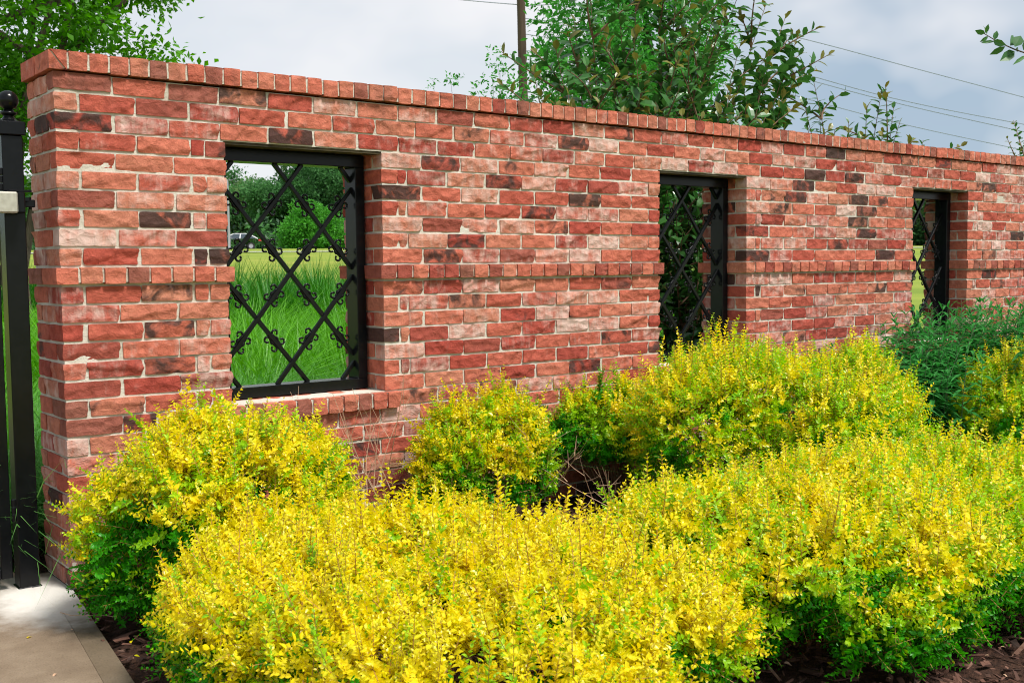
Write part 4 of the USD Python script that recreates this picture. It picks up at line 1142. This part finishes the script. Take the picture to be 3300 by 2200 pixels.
def grass(name, label, n, region, protos, scale, seed):
    r = np.random.default_rng(seed)
    x, y = region(r, n)
    z = ground_z(x, y) - 0.02
    pos = np.stack([x, y, z], 1)
    scatter(name, protos, pos, frame_to(np.stack([r.normal(0, .10, n), r.normal(0, .10, n), np.ones(n)], 1), r.uniform(0, 6.28, n)), r.uniform(*scale, n), r.integers(0, len(protos), n), None, label=label, cat="grass")


r = np.random.default_rng(61)


def strip(t0, t1, s0, s1):
    def f(r, n):
        t, s = r.uniform(t0, t1, n), r.uniform(s0, s1, n)
        q = EYE[:2] + rn * t[:, None] + rd * s[:, None]; y = np.maximum(q[:, 1], 0.75)
        return q[:, 0], y
    return f


grass("fine_grass", "fine arching ornamental grass just behind the first window", 900, lambda r, n: (r.uniform(-0.2, 3.6, n), r.uniform(0.9, 3.0, n)), [(tuft(r, 80, 0.80, 0.0052, 0.45, 0.8), M_grass2, False) for _ in range(4)], (0.75, 1.15), 62)
grass("broad_grass", "bright green broad bladed grass beyond the fine grass behind the first window", 900, strip(8.2, 13.0, -3.5, 4.5), [(tuft(r, 50, 1.06, 0.010, 0.26, 0.50), M_grass, False) for _ in range(4)], (0.75, 1.15), 63)
grass("far_grass", "dense deep green grass clumps bordering the lawn behind the first window", 700, strip(13.0, 17.5, -5, 7), [(tuft(r, 54, 1.26, 0.013, 0.20, 0.32), M_deepgrass, False) for _ in range(3)], (0.80, 1.20), 64)
grass("gate_grass", "long green grass hanging over the mulch between gate post and wall", 60, lambda r, n: (r.uniform(0.05, 0.5, n), r.uniform(1.6, 3.2, n)), [(tuft(r, 60, 0.85, 0.007, 0.30, 0.5), M_grass, False) for _ in range(3)], (0.8, 1.2), 65)

# ------------------------------------------------------------------ car, lamp pole, utility pole, cables
M_white = mat("white_car_paint", {"p": ("principled_bsdf", {"base_color": (0.78, 0.79, 0.80), "roughness": 0.25, "coat_weight": 0.6})}, [])
M_glass = mat("dark_glass", {"p": ("principled_bsdf", {"base_color": (0.05, 0.065, 0.08), "roughness": 0.08})}, [])
M_tyre = mat("tyre_rubber", {"p": ("principled_bsdf", {"base_color": (0.012, 0.012, 0.012), "roughness": 0.85})}, [])
M_rim = mat("alloy", {"p": ("principled_bsdf", {"base_color": (0.5, 0.5, 0.52), "metallic": 0.8, "roughness": 0.35})}, [])
M_tail = mat("tail_light", {"p": ("principled_bsdf", {"base_color": (0.45, 0.02, 0.02), "roughness": 0.2})}, [])
CT = 103.0
pc = EYE + ray(845, 800) * CT / (ray(845, 800)[:2] @ rn)
car = UsdGeom.Xform.Define(stage, "/World/" + numbered("/World", "parked_car"))
tail = np.array([pc[0], pc[1], 3.11])
car.AddTranslateOp().Set(Gf.Vec3d(*map(float, tail))); car.AddRotateZOp().Set(math.degrees(math.atan2(rd[1], rd[0])))
tag(car, "white sedan on the road beyond the lawn, seen through the first window", "car")
car = car.GetPrim()
# side profile: x backwards from the tail (negative to the front), z up
body = [(0.0, 0.42), (-0.02, 0.72), (-0.06, 0.98), (-0.30, 1.04), (-0.75, 1.06), (-1.55, 1.02), (-3.2, 0.98), (-3.6, 0.96), (-4.3, 0.84), (-4.6, 0.66), (-4.65, 0.40), (-4.5, 0.24), (-0.15, 0.26)]
cs = manifold3d.CrossSection([np.array(body[::-1])])
bm = manifold3d.Manifold.extrude(cs, 1.78).translate((0, 0, -0.89)).rotate((90, 0, 0))
for wx in (-0.98, -3.72):
    bm -= manifold3d.Manifold.cylinder(3, 0.37, 0.37, 24).translate((0, 0, -1.5)).rotate((90, 0, 0)).translate((wx, 0, 0.33))
obj("body", MB().man(bm).mesh(), M_white, car, smooth=30)
cab = []
for y, s in ((-0.86, 0), (-0.66, 1), (0.66, 1), (0.86, 0)): pass
lo = [(-0.55, 1.04), (-3.35, 0.97)]; hi = [(-1.35, 1.44), (-2.45, 1.46)]
ring = lambda y, z_in: 0
gv = [(-0.45, -0.84, 1.03), (-3.45, -0.84, 0.96), (-2.45, -0.62, 1.44), (-1.25, -0.62, 1.43), (-0.45, 0.84, 1.03), (-3.45, 0.84, 0.96), (-2.45, 0.62, 1.44), (-1.25, 0.62, 1.43)]
obj("greenhouse", (np.array(gv), np.array([(0, 1, 2, 3), (4, 7, 6, 5), (0, 3, 7, 4), (1, 5, 6, 2), (3, 2, 6, 7), (0, 4, 5, 1)])[:, ::-1]), M_glass, car)
rf = MB().man(manifold3d.Manifold.hull_points(np.array([(-1.05, -0.63, 1.44), (-2.6, -0.63, 1.45), (-1.05, 0.63, 1.44), (-2.6, 0.63, 1.45), (-1.4, -0.5, 1.485), (-2.3, -0.5, 1.49), (-1.4, 0.5, 1.485), (-2.3, 0.5, 1.49)])))
for sy in (-1, 1):
    for x0, x1 in ((-0.40, -1.20), (-1.95, -1.90), (-3.48, -2.50)):
        rf.tube([(x0, sy * 0.85, 1.02), (x1, sy * 0.635, 1.44)], 0.045, 6)
obj("roof", rf.mesh(), M_white, car)
for wx in (-0.98, -3.72):
    for sy in (-1, 1):
        v, f = lathe([(0.20, -0.1), (0.31, -0.1), (0.33, -0.07), (0.33, 0.07), (0.31, 0.1), (0.20, 0.1)], 28)
        R_ = lambda v: np.stack([v[:, 0] + wx, v[:, 2] + sy * 0.78, v[:, 1] + 0.33], 1)
        wh = obj("wheel", (R_(v), f), M_tyre, car, smooth=40)
        v, f = lathe([(0, -0.06), (0.20, -0.06), (0.21, 0.06), (0, 0.06)], 20)
        obj("rim", (R_(v), f), M_rim, wh)
for sy in (-1, 1):
    obj("tail_light", MB().rbox(-0.32, 0.005, sy * 0.70 - 0.19, sy * 0.70 + 0.195, 0.80, 0.93, 0.02).mesh(), M_tail, car)
    obj("headlight", MB().rbox(-4.52, -4.2, sy * 0.66 - 0.2, sy * 0.66 + 0.2, 0.66, 0.78, 0.02).mesh(), M_rim, car)

p = EYE + ray(738, 760) * 97
zb = gz(p[0], p[1])
lp = thing("street_lamp", "thin grey street lamp at the left edge of the first window view", "street lamp", loc=(p[0], p[1], zb))
obj("pole", MB().tube([(0, 0, -0.2), (0, 0, 3), (0, 0, 6.2)], [0.12, 0.10, 0.07], 10).mesh(), M_rim, lp)
obj("lamp_arm", MB().tube([(0, 0, 6.1), (-0.5, 0.1, 6.5), (-1.4, 0.3, 6.6)], 0.05, 8).rbox(-2.0, -1.35, 0.18, 0.45, 6.52, 6.66, 0.03).mesh(), M_rim, lp)

pb = EYE + ray(1681, 150) * 46; pz = gz(pb[0], pb[1])
up_ = thing("utility_pole", "dark wooden utility pole behind the wall at the left of the oak", "utility pole", loc=(pb[0], pb[1], pz))
lean = (ray(1672, 0) - ray(1690, 310)) * 46
obj("pole", MB().tube([(0.25, -0.2, -0.3), (0.05, 0, 8), (-0.05, 0, 13), (-0.1, 0, 17)], [0.21, 0.185, 0.17, 0.15], 12).mesh(), M_pole, up_, smooth=True)
obj("crossarm", MB().rbox(-1.1, 1.1, -0.06, 0.06, 16.0, 16.12, 0.01).mesh(), M_pole, up_)
for lab, pts_, rad in (("single thin cable meeting the utility pole from the upper left", [(1100, -40, 46), (1420, -6, 46), (1672, 16, 46)], 0.017),
                       ("topmost power cable in the sky on the right", [(1690, 20, 46), (2150, 40, 48), (2565, 120, 50), (2900, 208, 52), (3300, 314, 54), (3600, 400, 56)], 0.018),
                       ("upper of the two close power cables crossing the white cloud", [(1690, 60, 46), (2150, 130, 48), (2540, 224, 50), (2900, 322, 52), (3300, 401, 54), (3600, 470, 56)], 0.018),
                       ("lower of the two close power cables crossing the white cloud", [(1690, 70, 46), (2150, 140, 48), (2550, 242, 50), (2900, 335, 52), (3300, 425, 54), (3600, 500, 56)], 0.018),
                       ("lowest power cable, just above the wall on the right", [(1690, 110, 46), (2150, 200, 48), (2540, 302, 50), (2900, 398, 52), (3270, 478, 54), (3600, 555, 56)], 0.017)):
    P = np.array([at_depth(*q_) for q_ in pts_]); o = P[0]
    u = np.linspace(0, 1, len(P)); uu = np.linspace(0, 1, 30)
    from scipy.interpolate import CubicSpline
    S = CubicSpline(u, P)(uu)
    cb = thing("power_cable", lab, "cable", "overhead cables", loc=tuple(o))
    obj("strand", MB().tube(S - o, rad, 6).mesh(), M_wire, cb)

# a dry stalk lying across the pavement edge
st = np.array([(-0.135, -0.30, 0.006), (-0.12, -0.38, 0.012), (-0.06, -0.42, 0.008), (0.0, -0.44, 0.0), (0.03, -0.52, 0.004), (0.0, -0.58, 0.002)])
obj("dry_stalk", MB().tube(st, 0.0016, 5).mesh(), M_drytwig, label="pale dry stalk looping over the edge of the pavement", cat="stalk")
